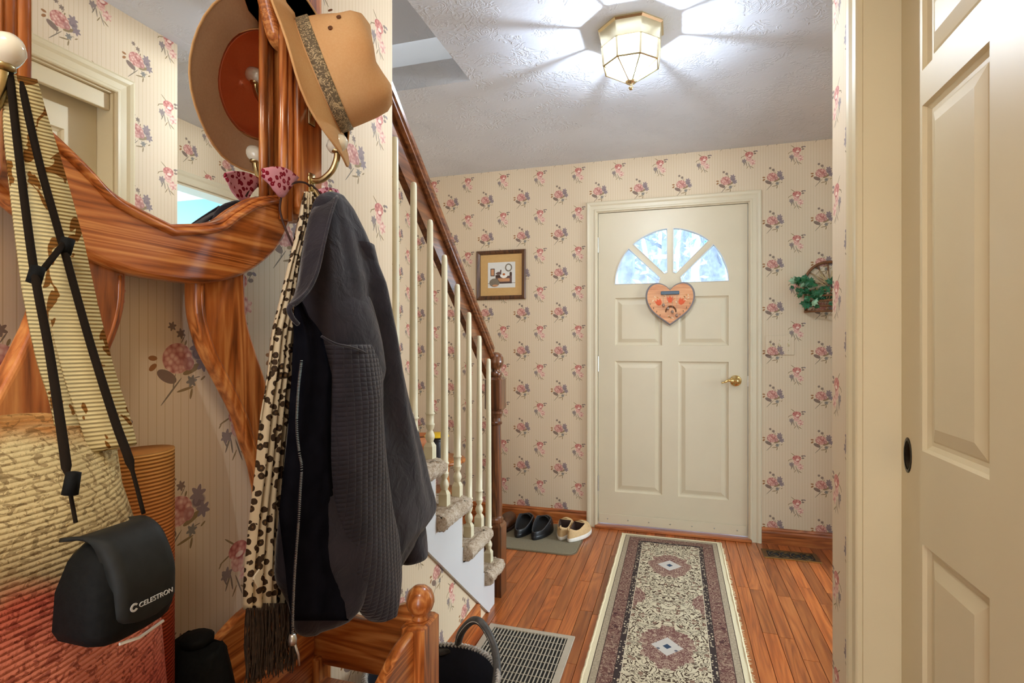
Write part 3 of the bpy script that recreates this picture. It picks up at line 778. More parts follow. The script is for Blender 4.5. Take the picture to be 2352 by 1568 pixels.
# ------------------------------------------------------------------ rug
def rug_mat():
    m, t, b = new_mat('persian_runner', .95, spec=.1)
    c = t.coord(); so = t.sep(c)
    u = t.math('ABSOLUTE', t.math('SUBTRACT', so[0], -.034)); v = so[1]
    cream, brown, burg, tan = S(206, 194, 166), S(82, 66, 54), S(106, 72, 66), S(176, 156, 126)
    cv = t.vec('SCALE', t.comb(u, v, 0.0), scale=1.0)
    n = t.noise(cv, 21, 2, .5, 1.2)
    line = t.math('LESS_THAN', t.math('ABSOLUTE', t.math('SUBTRACT', t.math('FRACT', t.math('MULTIPLY', n, 7.0)), .5)), .19)
    vd = t.voro(cv, 30, 'F1', 'Distance', .8)
    blob = t.math('LESS_THAN', vd, .28)
    nb = t.noise(cv, 30, 2, .5, 1.5)
    line2 = t.math('LESS_THAN', t.math('ABSOLUTE', t.math('SUBTRACT', t.math('FRACT', t.math('MULTIPLY', nb, 6.0)), .5)), .17)
    field = t.mix(line, cream, brown)
    field = t.mix(t.math('MULTIPLY', blob, .75), field, S(120, 82, 70))
    # medallions every .82 m, spandrel patches half way
    vv = t.math('SUBTRACT', t.math('FRACT', t.math('ADD', t.math('MULTIPLY', t.math('SUBTRACT', v, 3.05), 1 / .82), .5)), .5)
    vv = t.math('MULTIPLY', vv, .82)
    wob = t.math('MULTIPLY', t.math('SUBTRACT', t.noise(cv, 24, 2), .5), .14)
    r_ = t.math('ADD', t.vec('LENGTH', t.comb(t.math('DIVIDE', u, .105), t.math('DIVIDE', vv, .15), 0.0)), t.math('MULTIPLY', wob, 5.0))
    med = t.mix(line2, t.mix(blob, S(118, 82, 76), S(170, 146, 126)), S(176, 152, 132))
    field = t.mix(t.math('LESS_THAN', r_, 1.0), field, med)
    dia = t.math('ADD', t.math('DIVIDE', u, .062), t.math('DIVIDE', t.math('ABSOLUTE', vv), .07))
    field = t.mix(t.math('LESS_THAN', dia, 1.0), field, t.mix(blob, S(196, 190, 182), S(96, 96, 106)))
    field = t.mix(t.math('LESS_THAN', dia, .28), field, S(58, 74, 96))
    v2 = t.math('SUBTRACT', .41, t.math('ABSOLUTE', vv))
    sp = t.math('ADD', t.vec('LENGTH', t.comb(t.math('DIVIDE', t.math('SUBTRACT', .172, u), .062), t.math('DIVIDE', v2, .10), 0.0)), t.math('MULTIPLY', wob, 5.0))
    field = t.mix(t.math('LESS_THAN', sp, 1.0), field, med)
    # borders, also across the far end
    endd = t.math('SUBTRACT', 3.49, v)
    bd = t.math('MINIMUM', t.math('SUBTRACT', .288, u), endd)     # distance from the edge
    bord = t.mix(line2, t.mix(blob, burg, S(80, 54, 52)), S(158, 134, 114))
    guard = t.mix(t.math('LESS_THAN', t.voro(cv, 75, 'F1', 'Distance', .6), .32), S(64, 54, 52), S(196, 180, 152))
    out1 = t.mix(t.noise(cv, 120, 2), S(118, 104, 88), S(200, 184, 156))
    col = field
    for lim, cc in ((.132, S(204, 190, 164)), (.129, guard), (.108, S(60, 48, 46)), (.105, bord), (.051, S(70, 54, 50)), (.048, out1), (.024, S(70, 56, 48)), (.021, S(224, 212, 178))):
        col = t.mix(t.math('LESS_THAN', bd, lim), col, cc)
    t.L.new(col, b.inputs['Base Color'])
    t.bump(t.noise(c, 400, 2), .5, .003, b)
    return m
M['rug'] = rug_mat()
M['rugedge'] = plain('cream_rug_binding', S(222, 208, 172), .95, var=.08, scale=200, bump=.5)
rug = thing('runner_rug', 'long patterned Persian style runner rug leading to the front door', 'rug', (-.034, 2.5, 0))
rr = random.Random(11)
RG = []
for i in range(90):
    y = 1.15 + (3.49 - 1.15) * i / 89
    RG.append([(-.034 + s_ * (.286 + rr.uniform(-.001, .001)), y, .0085 + .0006 * math.sin(i * .7)) for s_ in np.linspace(-1, 1, 9)])
MB().sheet(RG[::-1], .007).build('pile', M['rug'], rug)
bnd = MB()
for s_ in (-1, 1):
    bnd.tube([(-.034 + s_ * (.289 + rr.uniform(-.0015, .0015)), 1.15 + i * (3.49 - 1.15) / 120, .006) for i in range(121)], .0055, 6)
bnd.build('binding', M['rugedge'], rug, True)
fr = MB()
for k in range(700):
    y = 1.2 + rr.random() * 2.2; l = rr.uniform(.004, .016); a = rr.uniform(-.8, .8)
    fr.tube([(-.034 + .292, y, .006), (-.034 + .292 + l * math.cos(a), y + l * math.sin(a), .002 + .004 * rr.random())], .0006, 3)
o = fr.build('frayed_edge', M['rugedge'], rug); o['kind'] = 'stuff'

# ------------------------------------------------------------------ floor return grille
M['grille'] = plain('grille_enamel', S(178, 168, 150), .4, var=.05, scale=20)
M['black'] = plain('duct_shade_black', (.012, .012, .012), .8)
gr = thing('floor_grille', 'large beige metal return air grille set in the floor by the stairs', 'floor grille', (-.58, 1.9, 0))
gx0, gx1, gy0, gy1, fw = -.762, -.395, 1.45, 2.205, .026
MB().box(gx0, gx1, gy0, gy1, .0, .0012).build('duct_shade', M['black'], gr)  # flat black sheet painted as the dark depth below the grille
def ring_rect(x0, x1, y0, y1, w_, z0_, z1_):
    m_ = MB(); B = []
    for (i, z) in ((0, z0_), (.002, z1_), (w_, z1_), (w_, z0_)):
        B.append([(x0 + i, y0 + i, z), (x1 - i, y0 + i, z), (x1 - i, y1 - i, z), (x0 + i, y1 - i, z)])
    return m_.loft(B, caps=False)
ring_rect(gx0, gx1, gy0, gy1, fw, 0, .006).build('frame', M['grille'], gr)
ns = 22
sl0 = None
for k in range(ns):
    xx = gx0 + fw + (k + .5) * (gx1 - gx0 - 2 * fw) / ns
    if sl0 is None:
        sl0 = MB().box(-.0018, .0018, gy0 + fw, gy1 - fw, .0013, .0055).build('slat', M['grille'], gr); o = sl0
    else:
        o = sl0.copy(); COL.objects.link(o); o.parent = gr
    o.location = Vector((xx, 0, 0)) - gr.location
for k in range(1, 15):
    yy = gy0 + fw + k * (gy1 - gy0 - 2 * fw) / 15
    MB().box(gx0 + fw, gx1 - fw, yy - .0009, yy + .0009, .0035, .0052).build('cross_wire', M['grille'], gr)

# ------------------------------------------------------------------ small brass register by the door
vent = thing('floor_vent', 'small brass scrollwork floor vent below the light switches', 'floor vent', (.615, 3.4, 0))
M['vent'] = plain('tarnished_brass', (.20, .13, .06), .4, .8, .2, 50)
vx0, vx1, vy0, vy1 = .475, .765, 3.335, 3.475
MB().box(vx0 + .01, vx1 - .01, vy0 + .01, vy1 - .01, .0, .001).build('duct_shade', M['black'], vent)  # thin black sheet, its colour stands for the shade inside the vent
ring_rect(vx0, vx1, vy0, vy1, .024, 0, .004).build('frame', M['vent'], vent)
MB().tube([(vx0, vy0 + .001, .003), (vx1, vy0 + .001, .003)], .0028, 6).build('bright_edge', M['brass'], vent)
for k in range(4):
    cx_ = vx0 + .060 + k * .057; cy_ = (vy0 + vy1) / 2
    ring = [(cx_ + .028 * math.cos(a), cy_ + .044 * math.sin(a), .003) for a in np.linspace(0, 2 * math.pi, 20)]
    s1 = [(cx_ + .014 * math.sin(3 * a) , cy_ + .034 * math.cos(a * 1.0), .003) for a in np.linspace(0, math.pi, 14)]
    MB().tube(ring, .0022, 5).tube(s1, .002, 5).build('scroll', M['vent'], vent)

# ------------------------------------------------------------------ framed picture on the back wall
M['frame_dark'] = wood('dark_picture_frame', S(52, 30, 14), S(84, 50, 24), S(104, 66, 34), 'Z', 60, 5, .35, .2)
M['mat_tan'] = plain('tan_mount', S(204, 164, 104), .8, var=.03, scale=60)
M['print_white'] = plain('print_paper', S(222, 220, 212), .8, var=.02)
def flat(name, col): return plain(name, col, .8, var=.06, scale=80)
M['p_brown'] = flat('print_brown', S(104, 78, 70)); M['p_tan'] = flat('print_tan', S(200, 146, 104)); M['p_grey'] = flat('print_grey', S(128, 116, 98))
M['p_dark'] = flat('print_dark', S(70, 46, 34)); M['p_orange'] = flat('print_orange', S(186, 106, 50)); M['p_white'] = flat('print_cream', S(240, 236, 226))
pic = thing('framed_picture', 'small dark wood framed still life print with tan mount left of the door', 'picture', (-1.16, YB - .01, 1.68))
ax0, ax1, az0, az1 = -1.338, -.982, 1.508, 1.848
FPRO = [(0, 0), (0, .014), (.006, .019), (.016, .017), (.026, .012), (.028, .006), (.028, 0)]
rings = []
for i, h in FPRO:
    rings.append([(ax0 + i, YB - .001 - h, az0 + i), (ax1 - i, YB - .001 - h, az0 + i), (ax1 - i, YB - .001 - h, az1 - i), (ax0 + i, YB - .001 - h, az1 - i)])
MB().loft(rings, caps=False).build('frame', M['frame_dark'], pic)
MB().box(ax0 + .026, ax1 - .026, YB - .006, YB - .001, az0 + .026, az1 - .026).build('mount', M['mat_tan'], pic)
bx0, bx1, bz0, bz1 = ax0 + .083, ax1 - .075, az0 + .082, az1 - .082
MB().box(bx0, bx1, YB - .0072, YB - .006, bz0, bz1).build('print', M['print_white'], pic)
bw, bh = bx1 - bx0, bz1 - bz0
def pr(nm, pts, mat, lay=0):
    MB().prism([(bx0 + a * bw, bz0 + b_ * bh) for a, b_ in pts], lambda u, v, w: (u, YB - .0072 - .0003 * (lay + 1) + w, v), 0, .0003).build(nm, mat, pic)
ell = lambda cx, cy, rx, ry, n=16, a0=0, a1=2 * math.pi: [(cx + rx * math.cos(a0 + (a1 - a0) * k / n), cy + ry * math.sin(a0 + (a1 - a0) * k / n)) for k in range(n + (0 if abs(a1 - a0) > 6.2 else 1))]
pr('printed_line', [(0, .17), (1, .17), (1, .19), (0, .19)], M['p_grey'])
pr('printed_chest', [(.28, .16), (.88, .16), (.88, .46), (.72, .46), (.28, .40)], M['p_brown'])
pr('printed_basket', ell(.24, .2, .19, .17), M['p_grey'], 1); pr('printed_basket_foot', ell(.27, .09, .11, .04), M['p_tan'], 2)
pr('printed_panel', [(.40, .24), (.80, .24), (.80, .36), (.36, .37)], M['p_tan'], 1)
pr('printed_bowl', ell(.59, .50, .14, .13, 12, math.pi, 2 * math.pi), M['p_white'], 2); pr('printed_apple', ell(.59, .52, .05, .045), M['p_orange'], 3)
pr('printed_goose', [(.28, .56), (.36, .62), (.44, .62), (.46, .70), (.5, .70), (.49, .52), (.36, .50)], M['p_brown'], 1)
pr('printed_books', [(.28, .40), (.46, .40), (.46, .50), (.28, .50)], M['p_dark'], 1)
pr('printed_wreath', ell(.76, .78, .13, .16), M['p_grey'], 1); pr('printed_wreath_hole', ell(.76, .78, .085, .11), M['print_white'], 2)
pr('printed_clock', [(.80, .46), (.88, .46), (.88, .58), (.84, .62), (.80, .58)], M['p_dark'], 1)
pr('printed_sign', [(.1, .46), (.25, .46), (.25, .76), (.1, .76)], M['p_dark'], 1); pr('printed_sign_face', [(.125, .49), (.225, .49), (.225, .73), (.125, .73)], M['p_tan'], 2)

# ------------------------------------------------------------------ heart-shaped door harp
M['heart'] = wood('peach_wood', S(190, 116, 66), S(214, 146, 92), S(226, 164, 112), 'X', 40, 6, .45, .1)
M['heart_edge'] = plain('grey_blue_edge', S(120, 112, 112), .5)
M['slate_bar'] = plain('slate_bar', S(72, 92, 106), .4); M['tulip'] = flat('tulip_red', S(222, 96, 56)); M['leafp'] = flat('painted_white', S(236, 214, 176)); M['paint_o'] = flat('painted_ochre', S(190, 120, 40))
M['soundhole'] = plain('soundhole_brown', S(96, 56, 24), .8); M['bead'] = plain('wooden_bead', S(150, 124, 108), .4)
ht = thing('door_harp', 'heart-shaped wooden door harp painted with tulips, hung on the front door', 'door harp', (-.037, YD - .03, 1.46))
hcx, hcz = -.037, 1.475
def heart(s_):
    pts = []
    raw = [(0, .073), (.03, .102), (.075, .118), (.115, .108), (.142, .075), (.150, .03), (.140, -.015), (.112, -.062), (.07, -.100), (.03, -.130), (0, -.152)]
    r_ = [(p.x, p.y) for p in spline(raw, 5)]
    l_ = [(-a, b_) for a, b_ in r_[::-1]][1:-1]
    return [(hcx + a * s_, hcz - .005 + b_ * s_) for a, b_ in r_ + l_]
YH = YD - .030
shape2d('body', [heart(1.0)], .028, .003, M['heart_edge'], mXZ(YH), ht)
shape2d('face', [heart(.93)], .002, 0, M['heart'], mXZ(YH - .0018), ht)
MB().tube([(hcx + .007 * math.cos(a), YH + .012, hcz + .072 + .008 * math.sin(a)) for a in np.linspace(0, 2 * math.pi, 12)], .0014, 5).build('hanging_ring', M['steel'], ht)
MB().box(hcx - .056, hcx + .056, YH - .018, YH - .001, hcz + .036, hcz + .058, .003).build('string_bar', M['slate_bar'], ht)
hole = [(hcx + .005 + .034 * math.cos(a), hcz - .068 + .036 * math.sin(a)) for a in np.linspace(-.2, math.pi + .2, 16)] + [(hcx + .005 + .027 * math.cos(a), hcz - .075 + .03 * math.sin(a)) for a in np.linspace(math.pi, 0, 14)]
MB().prism(hole, mXZ(YH - .0022), 0, .0005).build('sound_hole', M['soundhole'], ht)
for dx_, dz_, ro in ((-.068, -.012, .5), (0, .004, 0), (.068, -.010, -.5)):
    T = [(-.019, .022), (-.008, .012), (0, .026), (.008, .012), (.019, .022), (.018, -.004), (.008, -.018), (-.008, -.018), (-.018, -.004)]
    q = [(hcx + dx_ + a * math.cos(ro) - b_ * math.sin(ro), hcz + dz_ + a * math.sin(ro) + b_ * math.cos(ro)) for a, b_ in T]
    MB().prism(q, mXZ(YH - .0022), 0, .0005).build('painted_tulip', M['tulip'], ht)
rz = random.Random(2)
for k in range(26):
    a = rz.uniform(-.11, .11); b_ = rz.uniform(-.03, .035) if k < 20 else rz.uniform(-.115, -.1); a = a if k < 20 else a * .2
    ro = rz.uniform(0, 3.14); r1 = .007
    q = [(hcx + a + r1 * math.cos(t_) * math.cos(ro) - .0025 * math.sin(t_) * math.sin(ro), hcz + b_ + r1 * math.cos(t_) * math.sin(ro) + .0025 * math.sin(t_) * math.cos(ro)) for t_ in np.linspace(0, 6.28, 9)[:-1]]
    MB().prism(q, mXZ(YH - .0021), 0, .0003).build('painted_dab', M['leafp'] if k % 3 else M['paint_o'], ht)
for s_ in (-1, 1):
    for k in range(4):
        q = Vector((hcx + s_ * (.060 + k * .020), hcz - .098 + k * .022 + (.004 if k == 3 else 0)))
        MB().tube([(q.x, YH + .001, q.y), (q.x, YH - .010, q.y + .012)], .002, 6).build('tuning_pin', M['steel'], ht)
for (dx_, dz_) in ((-.040, -.030), (-.013, -.051), (.014, -.073), (.041, -.096)):
    MB().tube([(hcx + dx_, YH - .014, hcz + .037), (hcx + dx_, YH - .014, hcz + dz_ + .008)], .0006, 4).build('string', M['steel'], ht)
    MB().ball((hcx + dx_, YH - .014, hcz + dz_), .0095, nu=12, nv=8).build('bead', M['bead'], ht, True)

# ------------------------------------------------------------------ light switch plate papered over
M['ivory_pl'] = plain('ivory_plastic', S(220, 206, 170), .4)
sw = thing('switch_plate', 'wallpaper-covered switch plate with three toggles right of the door', 'light switch', (.593, YB - .003, 1.19))
MB().box(.512, .675, YB - .006, YB, 1.134, 1.252, .003).build('cover', M['paper_back'], sw)
for k in range(3):
    xx = .545 + k * .048
    MB().loft([[(xx - .005, YB - .006, 1.184), (xx + .005, YB - .006, 1.184), (xx + .005, YB - .006, 1.204), (xx - .005, YB - .006, 1.204)],
               [(xx - .0035, YB - .016, 1.198), (xx + .0035, YB - .016, 1.198), (xx + .0035, YB - .016, 1.207), (xx - .0035, YB - .016, 1.207)]]).build('toggle', M['ivory_pl'], sw)
    for zz in (1.163, 1.223):
        MB().lathe([(.0028, 0), (.0028, .001), (.001, .0016)], (xx, YB - .006, zz), (0, -1, 0), 8).build('screw', M['brass_old'], sw)

# ------------------------------------------------------------------ wicker wall basket with ivy
M['wicker'] = plain('wicker', S(120, 74, 36), .6, var=.3, scale=60); M['twig'] = plain('pale_twig', S(200, 176, 132), .7, var=.2, scale=80)
M['ivy'] = plain('ivy_leaf', S(30, 92, 52), .4, var=.45, scale=90); M['ivy_pale'] = plain('ivy_pale', S(150, 186, 150), .45, var=.2, scale=90)
M['redleaf'] = plain('red_leaf', S(120, 34, 30), .5, var=.3); M['mauve'] = plain('dried_mauve', S(104, 84, 88), .7, var=.3, scale=90)
wb = thing('wall_basket', 'round-topped wicker wall basket with ivy, half hidden by the closet wall', 'wall basket', (.855, YB - .03, 1.53))
wx, wz = .852, 1.555
arch = [(wx - .12, YB - .012, wz - .165)] + [(wx + .125 * math.cos(a), YB - .012, wz + .125 * math.sin(a)) for a in np.linspace(math.pi, 0, 20)] + [(wx + .12, YB - .012, wz - .165)]
MB().tube(arch, .008, 8).build('hoop', M['wicker'], wb, True)
for a in (.6, 1.05, 1.6, 2.1, 2.55, 0.0, 3.14):
    MB().tube([(wx, YB - .014, wz), (wx + .125 * math.cos(a), YB - .012, wz + .125 * math.sin(a))], .0035, 6).build('spoke', M['wicker'], wb)
for k in range(5):
    zz = wz - .165 + k * .030
    MB().tube([(wx - .12, YB - .012, zz)] + [(wx - .125 * math.cos(a), YB - .012 - .075 * math.sin(a), zz) for a in np.linspace(0, math.pi, 12)] + [(wx + .12, YB - .012, zz)], .006, 6).build('weave', M['wicker'], wb, True)
for k in range(6):
    a = math.pi * (k + .5) / 6
    MB().tube([(wx - .122 * math.cos(a), YB - .012 - .073 * math.sin(a), wz - .17), (wx - .122 * math.cos(a + .25), YB - .012 - .073 * math.sin(a + .25), wz - .04)], .003, 5).build('stake', M['wicker'], wb)
iv = random.Random(21)
IVY = [(0, -.5), (.35, -.45), (.55, -.15), (.95, -.05), (.6, .2), (.55, .55), (.2, .45), (0, 1.0), (-.2, .45), (-.55, .55), (-.6, .2), (-.95, -.05), (-.55, -.15), (-.35, -.45)]
def ivy_leaf(c, s_, nrm, spin, mat, nm='ivy_leaf'):
    nrm = Vector(nrm).normalized(); u = nrm.orthogonal().normalized(); w_ = nrm.cross(u); u, w_ = u * math.cos(spin) + w_ * math.sin(spin), -u * math.sin(spin) + w_ * math.cos(spin)
    v = [Vector(c) + nrm * .18 * s_] + [Vector(c) + (u * a + w_ * b_) * s_ + nrm * (-.12 * s_ * (abs(a))) for a, b_ in IVY]
    n_ = len(IVY); vv = v + [p - nrm * .0006 for p in v]
    f = [(0, 1 + i, 1 + (i + 1) % n_) for i in range(n_)] + [(n_ + 1, n_ + 2 + (i + 1) % n_, n_ + 2 + i) for i in range(n_)] + [(1 + i, n_ + 2 + i, n_ + 2 + (i + 1) % n_, 1 + (i + 1) % n_) for i in range(n_)]
    MB().add(vv, f).build(nm, mat, wb)
for k in range(60):
    t_ = iv.random(); cxx = wx - .135 + iv.gauss(0, .035) + .04 * t_; czz = wz + .03 - t_ * .17 + iv.gauss(0, .012)
    if k > 50: cxx = wx + .02 + iv.gauss(0, .03); czz = wz - .09 + iv.gauss(0, .02)
    ivy_leaf((cxx, YB - .055 - iv.random() * .05, czz), iv.uniform(.020, .034), (iv.gauss(0, .5), -1, iv.gauss(.2, .5)), iv.uniform(0, 6.28), M['ivy_pale'] if k % 6 == 0 else M['ivy'])
tw = MB()
for k in range(60):
    a = iv.uniform(.3, 2.8); r0 = iv.uniform(.02, .05); r1 = iv.uniform(.07, .12)
    tw.tube([(wx + r0 * math.cos(a) , YB - .03 - iv.random() * .03, wz - .03 + r0 * math.sin(a)), (wx + r1 * math.cos(a + iv.uniform(-.3, .3)), YB - .02 - iv.random() * .03, wz - .03 + r1 * math.sin(a))], .0016, 4)
o = tw.build('dried_twigs', M['twig'], wb); o['kind'] = 'stuff'
for k in range(12):
    ivy_leaf((wx + iv.gauss(.03, .03), YB - .05 - iv.random() * .03, wz + iv.gauss(-.02, .02)), .016, (iv.gauss(0, .4), -1, iv.gauss(0, .4)), iv.uniform(0, 6), M['redleaf'] if k < 5 else M['mauve'], 'dried_leaf')

# ------------------------------------------------------------------ door mat and shoes
M['mat_olive'] = plain('olive_mat', S(128, 120, 98), .95, var=.12, scale=220, bump=.5); M['mat_rim'] = plain('mat_rubber', S(112, 96, 72), .8)
rm = lambda x0, x1, y0, y1, r: [p for cx_, cy_, a0 in ((x1 - r, y1 - r, 0), (x0 + r, y1 - r, 1), (x0 + r, y0 + r, 2), (x1 - r, y0 + r, 3)) for p in [(cx_ + r * math.cos(math.pi / 2 * (a0 + k / 6)), cy_ + r * math.sin(math.pi / 2 * (a0 + k / 6))) for k in range(7)]]
mt = thing('shoe_mat', 'olive grey carpeted shoe mat with rounded corners by the baseboard', 'mat', (-.9, 3.29, 0))
shape2d('rubber_base', [rm(-1.30, -.545, 3.04, 3.545, .07)], .004, 0, M['mat_rim'], mXY(.0003), mt)
shape2d('carpet_face', [rm(-1.292, -.553, 3.048, 3.537, .065)], .004, .0015, M['mat_olive'], mXY(.0035), mt)

def sole_outline(L, Wd, n=28):
    pts = []
    for k in range(n):
        a = 2 * math.pi * k / n; c_, s_ = math.cos(a), math.sin(a)
        y = L * .5 * c_; tt = (c_ + 1) / 2
        w_ = Wd * .5 * (.78 + .30 * math.sin(min(max(tt, 0), 1) * math.pi * .75))
        pts.append((w_ * s_ * (1 - .12 * max(0, c_) ** 6), y))
    return pts
def place(o, loc, rz):
    o.location = loc; o.rotation_euler = (0, 0, rz)
def shoe_rings(out, zs_, ins):
    return [[(a * (1 - i), b_ * (1 - i), z) for a, b_ in out] for z, i in zip(zs_, ins)]
M['clog'] = plain('black_clog_rubber', (.012, .013, .015), .35, var=.2); M['clog_rim'] = plain('clog_edge', (.05, .05, .052), .4); M['clog_in'] = plain('clog_lining', (.006, .006, .007), .8)
def clog(loc, rz, lab):
    e = bpy.data.objects.new('clog', None); COL.objects.link(e); tag(e, lab, 'shoe', 'black clogs on the mat'); e.location = (0, 0, 0)
    out = sole_outline(.275, .105); n = len(out)
    s1 = MB().loft(shoe_rings(out, (0, .004, .022, .026), (.02, 0, .02, .05))).build('sole', M['clog'], e, True)
    # upper: rises round the heel, closes over the toes
    def top(y): # rim height along the length (heel at -y)
        t_ = (y + .1375) / .275
        return .046 if t_ < .2 else .046 + .050 * min(1, (t_ - .2) / .42)
    rings = []
    for q in range(6):
        f_ = q / 5; ring = []
        for a, b_ in out:
            t_ = (b_ + .1375) / .275; zt = top(b_); toe = max(0, (t_ - .62) / .38)
            ins = .03 + .10 * f_ + toe * .55 * f_ ** 2
            ring.append((a * (1 - ins), (b_ * (1 - .02 - .05 * f_)) - toe * .06 * f_ ** 2, .022 + (zt - .022) * math.sin(f_ * math.pi / 2)))
        rings.append(ring)
    for q in range(4):
        r0 = rings[5]; f_ = (q + 1) / 4
        rings.append([(p[0] * (1 - .12 * (1 if q == 0 else 1) - .1 * f_), p[1] * (1 - .03 - .06 * f_), p[2] - [.004, .018, .03, .034][q]) for p in r0])
    MB().loft(rings[:6], caps=False).build('upper', M['clog'], e, True)
    MB().loft(rings[5:], caps='end').build('lining', M['clog_in'], e, True)
    MB().tube([p for p in rings[5] + [rings[5][0]] if p[1] < .045], .0028, 6).build('collar_edge', M['clog_rim'], e, True)
    # bridge over the toes closes the front
    G = []
    for i in range(7):
        y = .032 + i * .0165; t_ = (y + .1375) / .275
        w_ = .046 * math.sqrt(max(.02, 1 - max(0, (t_ - .45) / .56) ** 2)); h = .098 - .055 * max(0, (t_ - .6) / .4) ** 1.5
        G.append([(w_ * x_, y, .03 + (h - .03) * math.sqrt(max(0, 1 - x_ * x_ * .96))) for x_ in np.linspace(-1, 1, 9)])
    MB().sheet(G, .004).build('vamp', M['clog'], e, True)
    for s_ in (-1, 1):
        MB().ball((s_ * .046, .01, .066), .006, nu=8, nv=6).build('rivet', M['grille'], e, True)
    place(e, loc, rz); return e
clog((-.925, 3.345, .008), R(-6), 'black rubber clog on the mat, nearer the stair newel')
clog((-.808, 3.335, .008), R(-10), 'black rubber clog on the mat, next to the beige sneakers')
M['sneak'] = plain('beige_suede', S(202, 170, 122), .8, var=.08, scale=90, bump=.2); M['sneak_sole'] = plain('white_rubber', S(226, 220, 208), .5); M['sneak_in'] = plain('dark_lining', S(58, 38, 28), .9)
def sneaker(loc, rz, lab):
    e = bpy.data.objects.new('sneaker', None); COL.objects.link(e); tag(e, lab, 'shoe', 'beige sneakers on the mat')
    out = sole_outline(.265, .095)
    MB().loft(shoe_rings(out, (0, .005, .020, .026), (.03, 0, .0, .03))).build('sole', M['sneak_sole'], e, True)
    rings = []
    def zr(y):
        t_ = (y + .1325) / .265
        return .082 - .02 * math.sin(min(1, t_ / .45) * math.pi) if t_ < .45 else .082 + .006 * min(1, (t_ - .45) / .1)
    for q in range(6):
        f_ = q / 5; ring = []
        for a, b_ in out:
            t_ = (b_ + .1325) / .265; toe = max(0, (t_ - .5) / .5)
            zt = zr(b_); ins = .03 + .22 * f_ ** 1.5 + toe * .35 * f_ ** 2
            ring.append((a * (1 - ins), b_ * (1 - .01 - .07 * f_) - toe * .125 * f_ ** 1.5, .022 + (zt - .022) * (math.sin(f_ * math.pi / 2))))
        rings.append(ring)
    MB().loft(rings, caps=False).build('upper', M['sneak'], e, True)
    r0 = rings[-1]
    MB().loft([r0] + [[(p[0] * (1 - .12 * k), p[1] * (1 - .05 * k), p[2] - (.002, .02, .045, .05)[k - 1]) for p in r0] for k in (1, 2, 3, 4)], caps='end').build('lining', M['sneak_in'], e, True)
    MB().tube([(0, -.128, .070), (0, -.136, .078), (0, -.133, .088), (0, -.124, .086)], .005, 6).build('pull_tab', M['sneak'], e, True)
    for k in range(2):
        y = .028 + k * .03; G = [[(x_ * (.043 - .004 * k), y + d, .040 + (.050 - .012 * k) * math.sqrt(max(0, 1 - x_ * x_ * .9))) for x_ in np.linspace(-1, 1, 9)] for d in (-.011, .011)]
        MB().sheet(G, .003).build('strap', M['sneak'], e, True)
    place(e, loc, rz); return e
sneaker((-.668, 3.375, .008), R(-2), 'beige sneaker on the mat, beside the black clogs')
sneaker((-.575, 3.352, .008), R(-20), 'beige sneaker on the mat, angled towards the front door')
M['brownshoe'] = plain('brown_leather', S(78, 46, 26), .35, var=.2, scale=40)
e = bpy.data.objects.new('slip_on_shoe', None); COL.objects.link(e); tag(e, 'brown leather slip-on shoe half hidden behind the newel post', 'shoe')
out = sole_outline(.27, .10)
MB().loft(shoe_rings(out, (0, .004, .018, .022), (.02, 0, .0, .03))).build('sole', M['sneak_in'], e, True)
MB().loft(shoe_rings(out, (.02, .035, .055, .07, .078), (.03, .02, .10, .28, .6))).build('upper', M['brownshoe'], e, True)
place(e, (-1.055, 3.40, .008), R(4))

# ------------------------------------------------------------------ things standing beyond the stairs
M['honey_x'] = wood('honey_oak', S(120, 60, 20), S(178, 104, 48), S(204, 134, 72), 'Z', 50, 5, .35, .2)
M['yellow'] = plain('yellow_enamel', S(232, 186, 34), .4); M['blackpot'] = plain('black_enamel', (.02, .02, .025), .4); M['terra'] = plain('terracotta', S(196, 120, 70), .6)
st = thing('plant_stand', 'honey oak plant stand with turned legs behind the balusters', 'plant stand', (-1.45, 3.15, 0))
sx_, sy_ = -1.43, 3.16
tp = MB().lathe([(.001, .455), (.15, .455), (.165, .462), (.165, .474), (.155, .482), (.001, .482)], (sx_, sy_, 0), (0, 0, 1), 24).build('top', M['honey_x'], st, True)
MB().lathe([(.001, .255), (.13, .255), (.145, .262), (.145, .274), (.13, .28), (.001, .28)], (sx_, sy_, 0), (0, 0, 1), 24).build('shelf', M['honey_x'], st, True)
for k in range(4):
    a = math.pi / 4 + k * math.pi / 2
    MB().lathe([(.012, 0), (.018, .02), (.013, .06), (.02, .2), (.016, .24), (.02, .27), (.012, .3), (.020, .36), (.014, .40), (.02, .44), (.016, .456)], (sx_ + .115 * math.cos(a), sy_ + .115 * math.sin(a), 0), (0, 0, 1), 12).build('leg', M['honey_x'], st, True)
ys = thing('yellow_bowl', 'upturned yellow enamel bowl on a black canister behind the stairs', 'bowl', (-1.60, 3.2, .482))
q = at(1003, 1000, Y=3.16)
MB().lathe([(.001, .022), (.05, .016), (.078, .002), (.080, -.004), (.074, -.004), (.001, .012)], (q.x, 3.16, q.z), (0, 0, 1), 20).build('shell', M['yellow'], ys, True)
cn = thing('canister', 'black enamel canister under the yellow bowl behind the stairs', 'canister', (q.x, 3.16, .482))
MB().lathe([(.001, .482), (.045, .482), (.047, .49), (.047, q.z - .03), (.04, q.z - .008), (.001, q.z - .006)], (q.x, 3.16, 0), (0, 0, 1), 20).build('body', M['blackpot'], cn, True)
MB().lathe([(.048, q.z - .034), (.050, q.z - .031), (.048, q.z - .028)], (q.x, 3.16, 0), (0, 0, 1), 20).build('rim', M['blackpot'], cn, True)
um = thing('umbrella', 'black umbrella with curved handle leaning behind the stairs', 'umbrella', (-1.62, 3.05, 0))
h1, h2 = at(950, 955, Y=2.93), at(960, 1000, Y=2.93)
